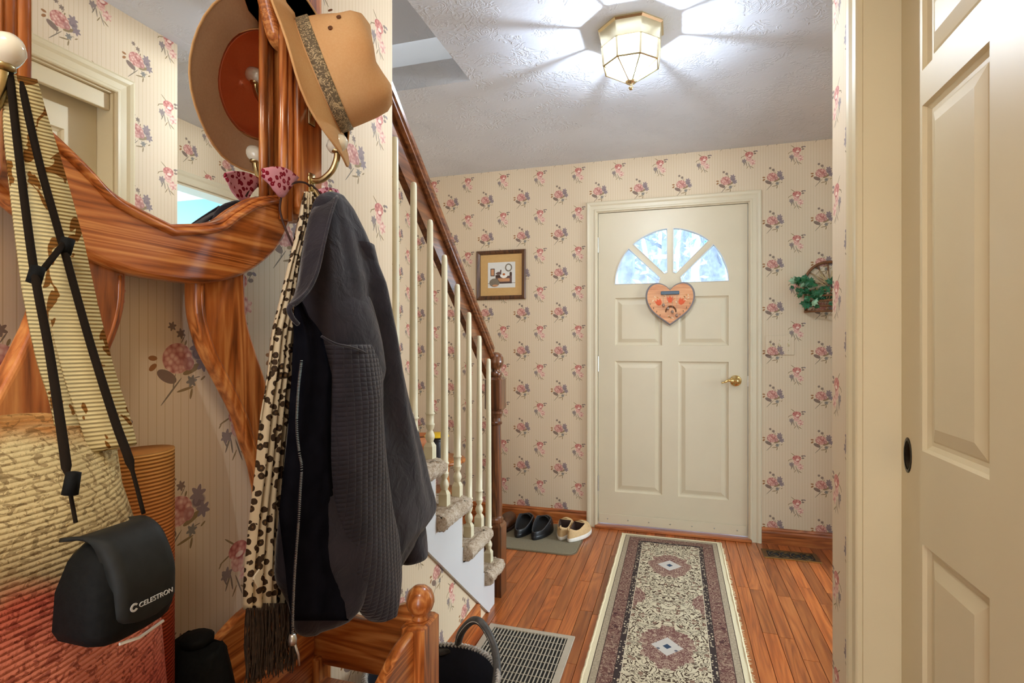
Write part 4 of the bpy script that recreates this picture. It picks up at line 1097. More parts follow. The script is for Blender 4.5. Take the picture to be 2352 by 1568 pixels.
MB().tube(spline([h1 + Vector((-.03, 0, -.01)), h1 + Vector((-.012, 0, .02)), h1, h2, Vector((h2.x + .03, 2.94, .45))], 5), .010, 8).build('handle', M['blackpot'], um, True)
MB().lathe([(.006, .02), (.014, .08), (.03, .35), (.022, .46), (.012, .5)], (h2.x + .03, 2.94, 0), (0, 0, 1), 12).build('canopy', M['blackpot'], um, True)
tpn = thing('clay_pot', 'terracotta pot on the floor behind the stair balusters', 'pot', (-1.72, 3.3, 0))
MB().lathe([(.001, 0), (.07, 0), (.10, .50), (.115, .50), (.118, .58), (.105, .58), (.10, .52), (.001, .50)], (-1.68, 3.36, 0), (0, 0, 1), 20).build('body', M['terra'], tpn, True)
MB().lathe([(.001, .50), (.098, .50), (.098, .555), (.001, .56)], (-1.68, 3.36, 0), (0, 0, 1), 16).build('soil', M['soundhole'], tpn)

# ------------------------------------------------------------------ oak hall tree with mirror and bench
oakc = (S(112, 56, 20), S(182, 102, 45), S(220, 150, 84))
M['oak_z'] = wood('oak_tree_z', *oakc, 'Z', 62, 5, .28, .4); M['oak_y'] = wood('oak_tree_y', *oakc, 'Y', 62, 4, .28, .4, bands=16); M['oak_x'] = wood('oak_tree_x', *oakc, 'X', 62, 5, .28, .4)
mm = bpy.data.materials.new('mirror_silver'); mm.use_nodes = True; t = NT(mm); b = t.N['Principled BSDF']
b.inputs['Metallic'].default_value = 1; b.inputs['Roughness'].default_value = .01
t.L.new(t.ramp(t.noise(t.coord(), 3, 1), [(0, (.90, .92, .90)), (1, (.93, .94, .93))]), b.inputs['Base Color']); M['mirror'] = mm
M['porcelain'] = plain('porcelain', S(232, 226, 206), .15, var=.02, coat=.5)
tree = thing('hall_tree', 'carved oak hall tree with mirror, brass hooks and low bench against the left wall', 'hall tree', (-.77, .645, 0))
YC_ = .645
XFR = -.735
P2 = lambda px, py, X=XFR: (at(px, py, X=X).y, at(px, py, X=X).z)
up = spline([(YC_, P2(430, 523)[1])] + [P2(*p) for p in ((500, 509), (545, 481), (590, 456), (627, 449), (668, 449))], 6)
lo = spline([(YC_, P2(430, 648)[1])] + [P2(*p) for p in ((480, 650), (560, 632), (620, 592), (655, 548), (672, 500))], 6)
half = [(p.x, p.y) for p in lo] + [(p.x, p.y) for p in up[::-1]]
mir = lambda pts: [(2 * YC_ - a, b_) for a, b_ in pts]
def full(upper, lower):
    r_ = [(p.x, p.y) for p in lower]; u_ = [(p.x, p.y) for p in upper]
    return mir(r_[::-1])[:-1] + r_ + u_[::-1] + mir(u_)[1:]
shape2d('lower_frame', [full(up, lo)], .034, .009, M['oak_y'], mYZ(XFR), tree, 3)
# bead along the inner edge of the lower frame
be = [Vector((XFR + .001, p.x, p.y - .012)) for p in up]
be = [Vector((q.x, 2 * YC_ - q.y, q.z)) for q in be[::-1]][:-1] + be
MB().tube(be, .006, 8).build('bead', M['oak_y'], tree, True)
be2 = [q + Vector((-.005, 0, .009)) for q in be]
MB().tube(be2, .0035, 6).build('bead', M['oak_y'], tree, True)
# top frame, sweeping the other way
tu = spline([(YC_, 2.26), (.75, 2.24), (.85, 2.16), (.93, 2.08), (.975, 2.04)], 6)
tl = spline([(YC_, 2.10), (.72, 2.08), (.79, 2.0), (.83, 1.90), (.87, 1.80), (.90, 1.78)], 6)
shape2d('upper_frame', [full(tu, tl)], .034, .009, M['oak_y'], mYZ(XFR), tree, 3)
md = [((a.x + b_.x) / 2, (a.y + b_.y) / 2) for a, b_ in zip(up, lo)]
mpoly = mir(md[::-1])[:-1] + md + [(.905, 1.75), (.89, 1.95), (.80, 2.12), (YC_, 2.16)] + mir([(.905, 1.75), (.89, 1.95), (.80, 2.12)])[::-1]
MB().prism(mpoly, mYZ(-.750), 0, .003).build('mirror', M['mirror'], tree)
MB().prism(mpoly, mYZ(-.754), 0, .006).build('mirror_back', M['oak_y'], tree)
for s_ in (1, -1):
    f = lambda y: y if s_ > 0 else 2 * YC_ - y
    f2 = lambda y: y if s_ > 0 else 2 * YC_ - y + .028
    rr_ = sorted((f2(.903), f2(.981)))
    zb, n_ = (1.455 if s_ > 0 else 1.365), 8
    pts = [(rr_[0], 2.12), (rr_[0], zb + .03)] + [((rr_[0] + rr_[1]) / 2 - (rr_[1] - rr_[0]) / 2 * math.cos(math.pi * k / n_), zb + .03 - .036 * math.sin(math.pi * k / n_)) for k in range(1, n_)] + [(rr_[1], zb + .03), (rr_[1], 2.12)]
    shape2d('post', [pts], .060, .006, M['oak_z'], mYZ(-.712), tree, 3)
    for dy, rd in ((.893, .0085), (.878, .0085)):
        MB().tube([(-.727, f2(dy), 1.44), (-.727, f2(dy), 1.60), (-.727, f2(dy), 1.93)], rd, 8).build('bead', M['oak_z'], tree, True)
    # lyre-shaped support below the mirror
    Lf = [P2(*p, X=-.752) for p in ((452, 640), (455, 720), (477, 800), (512, 870), (552, 950), (574, 1020), (594, 1080), (606, 1180))] + [(.845, .68)]
    Rt = [P2(*p, X=-.752) for p in ((566, 600), (568, 720), (588, 800), (612, 870), (640, 960), (655, 1050), (668, 1180))] + [(.90, .68)]
    Lf = [(p.x, p.y) for p in spline(Lf, 4)]; Rt = [(p.x, p.y) for p in spline(Rt, 4)]
    pts = Lf + Rt[::-1]
    if s_ < 0: pts = mir(pts)[::-1]
    sup = shape2d('support', [pts], .030, .007, M['oak_z'], mYZ(-.752), tree, 3)
    gl = [Vector((-.7525, f(a + .011), b_)) for a, b_ in Lf[1:-2]]
    MB().tube(gl, .0028, 6).build('carved_bead', M['oak_z'], sup, True)
    # hooks: an upper and a lower brass hook with porcelain knobs
    for zk, par in ((1.535 if s_ > 0 else 1.428, None), (1.70, None)):
        yk = f2(.942)
        hk = MB().tube(spline([(-.716, yk, zk), (-.690, yk, zk - .004), (-.664, yk, zk + .012), (-.652, yk, zk + .034), (-.650, yk, zk + .050)], 6), .0062, 10)
        hk.lathe([(.012, 0), (.012, .003), (.007, .005)], (-.712, yk, zk), (1, 0, 0), 12)
        hk.tube(spline([(-.714, yk, zk - .006), (-.700, yk, zk - .028), (-.686, yk, zk - .046), (-.670, yk, zk - .044), (-.664, yk, zk - .026)], 5), .005, 8)
        hk.box(-.712, -.708, yk - .010, yk + .010, zk - .055, zk + .012, .0015)
        hk.lathe([(.006, 0), (.011, .003), (.011, .007), (.007, .010)], (-.650, yk, zk + .046), (0, 0, 1), 12)
        ho = hk.build('hook', M['brass_old'], tree, True)
        ax = Vector((.75, 0, .35)).normalized()
        MB().lathe([(.002, -.022), (.010, -.020), (.0155, -.010), (.017, .002), (.0155, .012), (.009, .020), (.002, .022)], (-.650, yk, zk + .066), ax, 14).build('knob', M['porcelain'], ho, True)
# bench
bb_top = spline([(YC_, .655), (.72, .664), (.77, .676), (.83, .696), (.90, .700), (.98, .680), (1.04, .68)], 5)
bb = [(YC_, .43), (1.04, .43)] + [(p.x, p.y) for p in bb_top[::-1]]
bb = mir([(1.04, .43)]) + [(1.04, .43)] + [(p.x, p.y) for p in bb_top[::-1]] + mir([(p.x, p.y) for p in bb_top])[1:]
shape2d('bench_back', [bb], .020, .005, M['oak_y'], mYZ(-.775), tree, 2)
MB().box(-.795, -.50, .235, 1.06, .425, .448, .004).build('seat', M['oak_y'], tree)
for s_ in (1, -1):
    f = lambda y: y if s_ > 0 else 2 * YC_ - y
    ya, yb_ = sorted((f(1.046), f(1.070)))
    srl = [(-.79, .479), (-.525, .479)] + [(p.x, p.y) for p in spline([(-.525, .612), (-.545, .640), (-.575, .636), (-.61, .606), (-.65, .596), (-.70, .60), (-.75, .625), (-.79, .66)], 4)]
    shape2d('side_rail', [srl], .022, .005, M['oak_x'], lambda u, v, w: (u, ya + w, v), tree, 2)
    y0_, y1_ = sorted((f(1.018), f(1.100)))
    cp = MB().box(-.552, -.498, y0_, y1_, 0, .612, .005).build('corner_post', M['oak_z'], tree)
    MB().lathe([(.001, .610), (.018, .611), (.020, .616), (.016, .621), (.018, .625), (.026, .634), (.0305, .648), (.030, .658), (.025, .671), (.015, .680), (.001, .683)], (-.525, (y0_ + y1_) / 2, 0), (0, 0, 1), 20).build('ball_finial', M['oak_z'], cp, True)
    MB().box(-.80, -.76, y0_ + .01, y1_ - .02, 0, .50, .004).build('back_leg', M['oak_z'], tree)
frl_top = [(.27, .602)] + [(p.x, p.y) for p in spline([(.275, .602), (.33, .596), (.38, .572), (.44, .556), (YC_, .552), (.85, .556), (.91, .572), (.96, .596), (1.018, .604)], 5)]
shape2d('front_rail', [[(.27, .45), (1.018, .45)] + frl_top[::-1]], .024, .006, M['oak_y'], mYZ(-.518), tree, 3)

# ------------------------------------------------------------------ hat on the upper hook
def canvas(name, a, b_, sc=260, bump=.25, thin=.3):
    m, t, bs = new_mat(name, .9, spec=.15)
    c = t.coord(); n = t.noise(c, sc, 2, .7); n2 = t.noise(c, 9, 3)
    t.L.new(t.ramp(t.math('ADD', t.math('MULTIPLY', n, .4), t.math('MULTIPLY', n2, .6)), [(.3, a), (.7, b_)]), bs.inputs['Base Color']); t.bump(n, bump, .001, bs)
    tl = t.n('ShaderNodeBsdfTranslucent'); tl.inputs[0].default_value = tuple((x + y) / 2 for x, y in zip(a, b_)) + (1,)     # thin cloth lets some light through
    mx = t.n('ShaderNodeMixShader'); mx.inputs[0].default_value = thin; out = t.N['Material Output']
    t.L.new(bs.outputs[0], mx.inputs[1]); t.L.new(tl.outputs[0], mx.inputs[2]); t.L.new(mx.outputs[0], out.inputs[0]); return m
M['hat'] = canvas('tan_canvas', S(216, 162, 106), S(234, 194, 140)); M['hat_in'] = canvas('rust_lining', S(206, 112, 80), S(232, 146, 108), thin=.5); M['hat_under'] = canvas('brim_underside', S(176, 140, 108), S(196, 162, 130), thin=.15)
def band_mat():
    m, t, bs = new_mat('woven_hat_band', .8)
    c = t.coord(); n = t.noise(c, 95, 2, .5, 1.8)
    ln = t.math('LESS_THAN', t.math('ABSOLUTE', t.math('SUBTRACT', t.math('FRACT', t.math('MULTIPLY', n, 4.0)), .5)), .17)
    t.L.new(t.mix(ln, S(96, 82, 60), S(176, 154, 116)), bs.inputs['Base Color']); return m
M['band'] = band_mat()
hat = thing('sun_hat', 'tan canvas sun hat with patterned band hanging on the hall tree', 'hat', (-.65, .95, 1.735))
HC = Vector((-.686, .932, 1.733)); hn = Vector((.86, .36, .36)).normalized(); hu = (Vector((0, 0, 1)) - hn * hn.z).normalized(); hs = hn.cross(hu)
hr_ = random.Random(4)
def hring(r, w, dent=0.0, n=40, wav=0.0):
    o_ = []
    for k in range(n):
        a = 2 * math.pi * k / n
        rr_ = r * (1 + 1.5 * dent * (math.sin(3 * a + w * 40) * .5 + math.sin(7 * a + 1.3) * .3 + math.sin(2 * a + 2 + w * 25) * .6))
        q_ = (HC + hu * (rr_ * 1.04 * math.cos(a)) + hs * (rr_ * .92 * math.sin(a)) + hn * (w + wav * math.sin(2 * a + .8) + wav * .5 * math.sin(5 * a)))
        q_.x = max(q_.x, -.706)          # the brim is bent where it leans on the post
        o_.append(q_)
    return o_
crown = [(.1035, -.001, .005, 0), (.104, .02, .008, 0), (.1025, .05, .018, .001), (.099, .080, .03, .002), (.094, .104, .04, .004), (.083, .118, .05, .006), (.062, .125, .06, .006), (.035, .121, .06, .004), (.004, .119, 0, 0)]
MB().loft([hring(r, w, d, 40, v) for r, w, d, v in crown], caps=False).build('crown', M['hat'], hat, True)
MB().loft([hring(r - .004, w - .003, d, 40, v) for r, w, d, v in crown], caps=False).build('lining', M['hat_in'], hat, True)
brim = [(.104, .0), (.116, -.004), (.132, -.009), (.150, -.013), (.166, -.016)]
br_o = MB().loft([hring(r, w, .01, 40, .006 * (r - .104) / .047) for r, w in brim], caps=False).build('brim', M['hat'], hat, True)
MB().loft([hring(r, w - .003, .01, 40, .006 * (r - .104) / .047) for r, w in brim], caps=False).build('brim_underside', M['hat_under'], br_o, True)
MB().tube((lambda q: q + [q[0]])(hring(.166, -.0175, .01, 40, .0079)), .0025, 6).build('brim_edge', M['hat'], br_o, True)
MB().loft([hring(.1045, .002, .006), hring(.1065, .003, .006), hring(.1070, .026, .010), hring(.1045, .027, .010)], caps=False).build('band', M['band'], hat, True)
for a, w in ((1.25, .058), (1.05, .080), (.65, .07)):
    c_ = HC + hu * (.1015 * 1.04 * math.cos(a)) + hs * (.1015 * .92 * math.sin(a)) + hn * w
    nn_ = (hu * math.cos(a) + hs * math.sin(a)).normalized()
    MB().lathe([(.001, -.001), (.0042, -.001), (.0045, .0012), (.0028, .002), (.0025, 0), (.001, 0)], c_, nn_, 10).build('eyelet', M['soundhole'], hat, True)

# ------------------------------------------------------------------ leopard scarf
def leopard(name, bgc, spot, mid, scale, axis_stretch=(1, 1, 1)):
    m, t, bs = new_mat(name, .75, spec=.2)
    c = t.map(t.coord(), scale=axis_stretch)
    c = t.vec('ADD', c, t.vec('SCALE', t.vec('SUBTRACT', t.n('ShaderNodeTexNoise').outputs['Color'], (.5, .5, .5)), scale=.0))
    d = t.voro(c, scale, 'F1', 'Distance'); n = t.noise(c, scale * 1.1, 2)
    d = t.math('ADD', d, t.math('MULTIPLY', t.math('SUBTRACT', n, .5), .5))
    col = t.ramp(d, [(0, mid), (.10, mid), (.12, spot), (.41, spot), (.43, bgc), (1, bgc)])
    t.L.new(col, bs.inputs['Base Color']); return m
M['leo'] = leopard('leopard_cotton', S(214, 198, 168), S(62, 46, 32), S(104, 76, 44), 74)
M['pinkleo'] = leopard('pink_leopard', S(214, 150, 164), S(130, 18, 38), S(186, 90, 110), 95)
M['fringe'] = plain('dark_fringe', S(54, 41, 30), .9, var=.5, scale=120)
scf = thing('leopard_scarf', 'long leopard print scarf with fringed ends hanging beside the dark jacket', 'scarf', (-.67, .8, .75))
rows = [(440, 700, 728, -.690), (470, 695, 726, -.688), (520, 688, 722, -.690), (600, 668, 705, -.690), (680, 650, 705, -.685), (760, 632, 690, -.68), (850, 622, 685, -.675), (950, 607, 680, -.67), (1050, 597, 672, -.665), (1150, 585, 668, -.66), (1250, 574, 672, -.655), (1330, 566, 675, -.65), (1400, 563, 672, -.65)]
rs = spline([(a, b_, c_, d) if False else Vector((a, b_, c_)) for a, b_, c_, d in rows], 4); xsx = np.interp([r_.x for r_ in rs], [r_[0] for r_ in rows], [r_[3] for r_ in rows])
def scarf_grid(lft, rgt, ph, dx):
    G = []
    for r_, X in zip(rs, xsx):
        row = []
        for j in range(17):
            f_ = lft + (rgt - lft) * j / 16; px_ = r_.y + (r_.z - r_.y) * f_
            p = at(px_, r_.x, X=X + dx); p.x += .007 * math.sin(j * 1.25 + ph + r_.x * .004) * min(1, (r_.x - 430) / 80)
            row.append(p)
        G.append(row)
    return G
MB().sheet(scarf_grid(0, .62, 0, 0), .0025).build('near_end', M['leo'], scf, True)
MB().sheet(scarf_grid(.40, 1.0, 2.0, -.012), .0025).build('far_end', M['leo'], scf, True)
fg = MB(); fq = random.Random(8)
for k in range(170):
    px_ = 566 + k * .66; X = -.650 + fq.uniform(-.010, .010); y0_ = 1396 if k < 60 else 1385
    p = [at(px_ + fq.uniform(-1, 1), y0_, X=X)]; z_ = p[0].z
    for i in range(4):
        z_ -= fq.uniform(.022, .034); p.append(Vector((X + fq.uniform(-.004, .004), p[0].y + fq.uniform(-.004, .004), z_)))
    fg.tube(p, .0011, 4)
o = fg.build('fringe', M['fringe'], scf); o['kind'] = 'stuff'
mk = thing('plastic_tag', 'small white plastic tag caught on the leopard scarf', 'tag', at(588, 1328, X=-.63))
tg = [P2(*p, X=-.634) for p in ((580, 1322), (592, 1306), (594, 1310), (592, 1345), (588, 1350), (578, 1330))]
shape2d('plate', [tg], .003, .0008, M['porcelain'], mYZ(-.630), mk)

# ------------------------------------------------------------------ pink leopard eye mask
msk = thing('eye_mask', 'pink leopard print eye mask with dark elastic hanging on the hall tree hook', 'eye mask', at(650, 420, X=-.70))
def lobe(px_list, X0, bulge, nm):
    T, B = px_list; G = []
    for i in range(9):
        s_ = i / 8; row = []
        tp_, bt = Vector(T[0]).lerp(Vector(T[-1]), 0), None
        a = spline([Vector((p[0], p[1])) for p in T], 8); c_ = spline([Vector((p[0], p[1])) for p in B], 8)
        pa, pb = a[int(s_ * (len(a) - 1))], c_[int(s_ * (len(c_) - 1))]
        for j in range(7):
            q = pa.lerp(pb, j / 6); row.append(at(q.x, q.y, X=X0 + bulge * math.sin(math.pi * j / 6) * .6 + bulge * math.sin(math.pi * s_)))
        G.append(row)
    return MB().sheet(G, .005).build(nm, M['pinkleo'], msk, True)
lobe(([(600, 392), (625, 384), (655, 388), (682, 408)], [(606, 402), (622, 430), (640, 452), (648, 448)]), -.712, .004, 'pad')
lobe(([(728, 436), (742, 432), (756, 433), (772, 438)], [(744, 456), (752, 458), (762, 452), (776, 446)]), -.700, .003, 'far_pad')
M['elastic'] = plain('brown_elastic', S(56, 26, 20), .7)
MB().tube(spline([at(*p) if False else at(p[0], p[1], X=p[2]) for p in ((646, 452, -.708), (643, 480, -.712), (650, 510, -.708), (662, 540, -.698), (676, 570, -.695), (690, 580, -.690))], 5), .0022, 6).build('elastic', M['elastic'], msk, True)
MB().tube(spline([at(p[0], p[1], X=p[2]) for p in ((648, 444, -.708), (660, 428, -.706), (682, 418, -.705), (702, 420, -.702), (712, 428, -.700))], 5), .0022, 6).build('elastic', M['elastic'], msk, True)
MB().tube(spline([at(p[0], p[1], X=p[2]) for p in ((714, 424, -.702), (724, 432, -.700), (732, 440, -.697), (744, 454, -.692))], 5), .0022, 6).build('elastic', M['elastic'], msk, True)

# ------------------------------------------------------------------ dark jacket
def jacket_mat(name, quilt):
    m, t, bs = new_mat(name, .78, spec=.2)
    c = t.coord(); so = t.sep(c); n = t.noise(c, 420, 2, .7)
    t.L.new(t.ramp(t.noise(c, 14, 3), [(.3, S(31, 28, 35)), (.7, S(43, 39, 47))]), bs.inputs['Base Color'])
    bs.inputs['Sheen Weight'].default_value = .25; bs.inputs['Sheen Roughness'].default_value = .4
    if quilt:
        a = t.math('ABSOLUTE', t.math('SINE', t.math('MULTIPLY', so[2], math.pi / .0085)))
        d = t.math('ABSOLUTE', t.math('SINE', t.math('MULTIPLY', so[1], math.pi / .0150)))
        h = t.math('ADD', t.math('MULTIPLY', t.math('POWER', t.math('MULTIPLY', a, d), .5), 1.0), t.math('MULTIPLY', n, .15)); t.bump(h, .55, .0035, bs)
    else:
        t.bump(t.math('ADD', t.math('MULTIPLY', n, .15), t.math('MULTIPLY', t.noise(c, 22, 3, .55, .6), 1.6)), .5, .006, bs)
    return m
M['jacket'] = jacket_mat('dark_knit', False); M['quilt'] = jacket_mat('dark_quilted_knit', True)
M['jacket_in'] = plain('jacket_lining', (.006, .006, .009), 1.0, var=.3, spec=0.0)
M['zip'] = plain('zip_metal', (.50, .48, .44), .35, .9)
jk = thing('jacket', 'dark charcoal zip jacket with quilted sleeves hanging on the hall tree', 'jacket', (-.63, .95, .65))
JR = [(446, 756, 788, .010), (470, 726, 806, .022), (520, 708, 824, .034), (580, 694, 842, .042), (640, 682, 856, .050), (700, 672, 866, .055), (770, 676, 878, .058), (850, 668, 892, .060), (940, 655, 908, .062), (1020, 645, 925, .064), (1100, 634, 942, .066), (1180, 624, 955, .068), (1230, 622, 966, .068), (1262, 640, 968, .066), (1295, 652, 940, .062), (1335, 660, 912, .058), (1370, 668, 885, .052), (1395, 684, 850, .040)]
JX = -.640
rings = []; sj = spline([Vector((a, b_, c_)) for a, b_, c_, d in JR], 3); bj = np.interp([v.x for v in sj], [r_[0] for r_ in JR], [r_[3] for r_ in JR])
NJ = 64
for v, dep in zip(sj, bj):
    zc = at((v.y + v.z) / 2, v.x, X=JX).z; yl_, yr_ = at(v.y, v.x, X=JX).y, at(v.z, v.x, X=JX).y
    cy_, ha = (yl_ + yr_) / 2, (yr_ - yl_) / 2; g = min(1, (v.x - 446) / 200); ring = []
    for k in range(NJ):
        a = 2 * math.pi * k / NJ; ca, sa = math.cos(a), math.sin(a)
        fold = 1 + g * (.13 * math.sin(a * 5 + 1.1 + v.x * .0022) + .10 * math.sin(a * 9 - v.x * .003) + .05 * math.sin(a * 14 + v.x * .005))
        X = JX + .015 * g + dep * (1 if sa > 0 else .65) * sa * fold
        tilt = -.02 * ca * g
        ring.append((X, cy_ + ha * math.copysign(abs(ca) ** .85, ca), zc + tilt * 0 - .0))
    rings.append(ring)
MB().loft(rings).build('body', M['jacket'], jk, True)
def tube_px(rows, X0, depth, nm, mat, n=28, amp=.05):
    sp_ = spline([Vector((a, b_, c_)) for a, b_, c_ in rows], 4); R_ = []
    for i, v in enumerate(sp_):
        f_ = i / (len(sp_) - 1); X = X0(f_) if callable(X0) else X0; dp = depth(f_) if callable(depth) else depth
        yl_, yr_ = at(v.y, v.x, X=X), at(v.z, v.x, X=X); c_ = (yl_ + yr_) / 2; ha = (yr_ - yl_).y / 2
        R_.append([(c_.x + dp * math.sin(a) * (1 + amp * math.sin(4 * a + i * .25)), c_.y + ha * math.cos(a), c_.z) for a in [2 * math.pi * k / n for k in range(n)]])
    return MB().loft(R_).build(nm, mat, jk, True)
tube_px([(520, 752, 812), (600, 736, 842), (680, 726, 852), (760, 738, 862), (850, 752, 872), (900, 762, 872)], lambda f_: -.632 + .032 * min(1, f_ * 2.2), lambda f_: .004 + .038 * min(1, f_ * 1.5) - .02 * max(0, f_ - .8) * 5, 'shoulder', M['jacket'])
tube_px([(790, 748, 862), (860, 756, 868), (940, 757, 866), (1030, 755, 872), (1110, 762, 880), (1190, 775, 890), (1260, 792, 905), (1330, 815, 912), (1380, 838, 908), (1412, 858, 892)], lambda f_: -.587 + .014 * f_, lambda f_: .030 + .014 * min(1, f_ * 5) - .012 * f_, 'sleeve', M['quilt'])
tube_px([(560, 800, 846), (640, 822, 864), (760, 846, 882), (900, 866, 906), (1040, 884, 930), (1160, 902, 955), (1230, 915, 968), (1280, 930, 972)], lambda f_: -.615 + .01 * f_, .030, 'far_sleeve', M['jacket'])
MB().tube(spline([at(a, b_, X=c_) for a, b_, c_ in ((738, 772, -.568), (770, 789, -.556), (810, 798, -.553), (845, 814, -.556), (868, 838, -.566))], 5), .0022, 6).build('shoulder_seam', M['jacket'], jk, True)
# collar folded over the hook, with piped edge and dark lining below it
edge = [(774, 450, -.612), (758, 500, -.588), (744, 560, -.574), (730, 620, -.566), (712, 660, -.562), (690, 685, -.562), (668, 700, -.566)]
inner = [(750, 456, -.640), (716, 482, -.632), (700, 540, -.622), (690, 600, -.614), (682, 650, -.606), (674, 680, -.596), (662, 698, -.586)]
es = spline([at(a, b_, X=c_) for a, b_, c_ in edge], 5); is_ = spline([at(a, b_, X=c_) for a, b_, c_ in inner], 5)
G = [[i_.lerp(e_, j / 6) + Vector((.008 * math.sin(math.pi * j / 6), 0, 0)) for j in range(7)] for e_, i_ in zip(es, is_)]
co_ = MB().sheet(G, .004).build('collar', M['jacket'], jk, True)
MB().tube(es, .0028, 6).build('piping', M['jacket'], co_, True)
MB().tube(spline([at(a, b_, X=-.560) for a, b_ in ((668, 700), (664, 712), (672, 730), (684, 744))], 4), .004, 6).build('collar_tip', M['jacket'], co_, True)
fy = [690, 730, 760, 860, 1000, 1180, 1280, 1360, 1425]; fl_ = [676, 674, 674, 672, 660, 640, 652, 662, 672]; frr = [688, 712, 738, 762, 760, 772, 795, 815, 800]
GL = []
for py_ in np.linspace(690, 1425, 40):
    a_, b_ = np.interp(py_, fy, fl_), np.interp(py_, fy, frr)
    GL.append([at(a_ + (b_ - a_) * j / 8, py_, X=-.596 + .020 * math.sin(math.pi / 2 * min(1, j / 4)) + .003 * math.sin(j * 1.7 + py_ * .01)) for j in range(9)])
MB().sheet(GL, .003).build('front_lining', M['jacket_in'], jk, True)
zp = spline([at(a, b_, X=c_) for a, b_, c_ in ((690, 828, -.572), (682, 900, -.570), (679, 980, -.568), (685, 1040, -.566), (690, 1072, -.564), (687, 1130, -.564), (683, 1200, -.563), (676, 1290, -.563), (671, 1380, -.563), (669, 1462, -.563))], 8)
MB().tube(zp, .0022, 6).build('zip_tape', M['jacket_in'], jk, True)
tt_ = MB(); L_ = 0
for i in range(len(zp) - 1):
    n_ = max(1, int((zp[i + 1] - zp[i]).length / .0022))
    for q in range(n_):
        p = zp[i].lerp(zp[i + 1], q / n_); tt_.box(p.x + .001, p.x + .0032, p.y - .0018, p.y + .0018, p.z - .0005, p.z + .0005)
o = tt_.build('zip_teeth', M['zip'], jk); o['kind'] = 'stuff'
p = zp[-1]
MB().lathe([(.001, 0), (.006, .001), (.007, .008), (.005, .016), (.001, .017)], p + Vector((.002, 0, -.012)), (0, 0, 1), 10).tube([p + Vector((.006, 0, -.010)), p + Vector((.008, .006, -.030)), p + Vector((.006, .010, -.048))], .002, 6).build('zip_pull', M['zip'], jk, True)
tabp = [P2(*q, X=-.60) for q in ((852, 640), (858, 700), (868, 726), (876, 722), (872, 690), (860, 640))]
MB().prism(tabp, mYZ(-.598), 0, .006).build('back_collar', M['jacket'], jk)

# ------------------------------------------------------------------ knitted tote, its strap, and the black case
def knit_mat():
    m, t, bs = new_mat('striped_knit', .95, spec=.1)
    c = t.coord(); so = t.sep(c); z = so[2]
    n = t.noise(t.map(c, scale=(1, 1, 1.6)), 95, 3, .6, 1.0); nb = t.noise(c, 13, 2)
    zz = t.math('ADD', z, t.math('MULTIPLY', t.math('SUBTRACT', nb, .5), .06))
    base = t.ramp(t.math('MULTIPLY', t.math('SUBTRACT', zz, .80), 1 / .35), [(.0, S(96, 40, 28)), (.22, S(164, 76, 58)), (.40, S(198, 118, 94)), (.56, S(168, 80, 60)), (.63, S(150, 128, 92)), (.72, S(196, 176, 130)), (.86, S(206, 188, 140)), (.93, S(176, 120, 66)), (1.0, S(206, 170, 110))])
    dark = t.ramp(t.math('MULTIPLY', t.math('SUBTRACT', zz, .80), 1 / .35), [(0, S(60, 18, 12)), (.55, S(110, 34, 24)), (.65, S(104, 84, 52)), (1, S(112, 78, 40))])
    f_ = t.math('LESS_THAN', n, .45)
    col = t.mix(t.math('MULTIPLY', f_, .6), base, dark)
    t.L.new(col, bs.inputs['Base Color'])
    w_ = t.math('ABSOLUTE', t.math('SINE', t.math('MULTIPLY', z, math.pi / .0042)))
    t.bump(t.math('ADD', t.math('MULTIPLY', w_, .6), t.noise(c, 130, 3, .7)), .6, .004, bs); return m
M['knit'] = knit_mat()
def strap_mat():
    m, t, bs = new_mat('cream_knit_strap', .95, spec=.1)
    c = t.coord(); so = t.sep(c); n = t.noise(t.map(c, scale=(1, 1, .5)), 42, 2, .5, 1.5)
    col = t.mix(t.math('LESS_THAN', n, .38), S(206, 190, 140), S(128, 84, 36))
    w_ = t.math('ABSOLUTE', t.math('SINE', t.math('MULTIPLY', so[2], math.pi / .0040)))
    col = t.mix(t.math('MULTIPLY', t.math('SUBTRACT', 1.0, w_), .4), col, S(110, 84, 48))
    t.L.new(col, bs.inputs['Base Color']); t.bump(w_, .7, .004, bs); return m
M['strapk'] = strap_mat()
tote = thing('knit_tote', 'striped cream and terracotta knitted tote bag hanging at the left', 'bag', (-.57, .38, .7))
rings = []
def tsec(z, x0, x1, y0, y1, wob=0.0, n=36, p=3.2):
    o_ = []
    for k in range(n):
        a = 2 * math.pi * k / n; ca, sa = math.cos(a), math.sin(a)
        o_.append(((x0 + x1) / 2 + (x1 - x0) / 2 * math.copysign(abs(ca) ** (2 / p), ca) + wob * math.sin(4 * a + z * 30), (y0 + y1) / 2 + (y1 - y0) / 2 * math.copysign(abs(sa) ** (2 / p), sa), z + .006 * math.sin(3 * a + 1)))
    return o_
for z, x0, x1, y0, y1 in ((.60, -.66, -.52, .10, .40), (.63, -.68, -.49, .07, .44), (.72, -.69, -.465, .05, .46), (.82, -.69, -.455, .04, .465), (.92, -.69, -.455, .04, .45), (1.00, -.69, -.47, .05, .44), (1.06, -.69, -.50, .06, .44), (1.10, -.69, -.53, .07, .445), (1.120, -.688, -.545, .075, .44)):
    rings.append(tsec(z, x0, x1, y0, y1, .006, 36, 2.5))
inn = [[(p[0] * .96 - .61 * .04, p[1] * .95 + .27 * .05, p[2]) for p in rings[-1]], [(p[0] * .92 - .61 * .08, p[1] * .9 + .27 * .1, p[2] - .08) for p in rings[-1]]]
MB().loft(rings, caps=False).loft([rings[0], [(-.58, .32, .598)] * 36], caps=False).build('body', M['knit'], tote, True)
MB().loft([rings[-1]] + inn, caps='end').build('opening', M['knit'], tote, True)
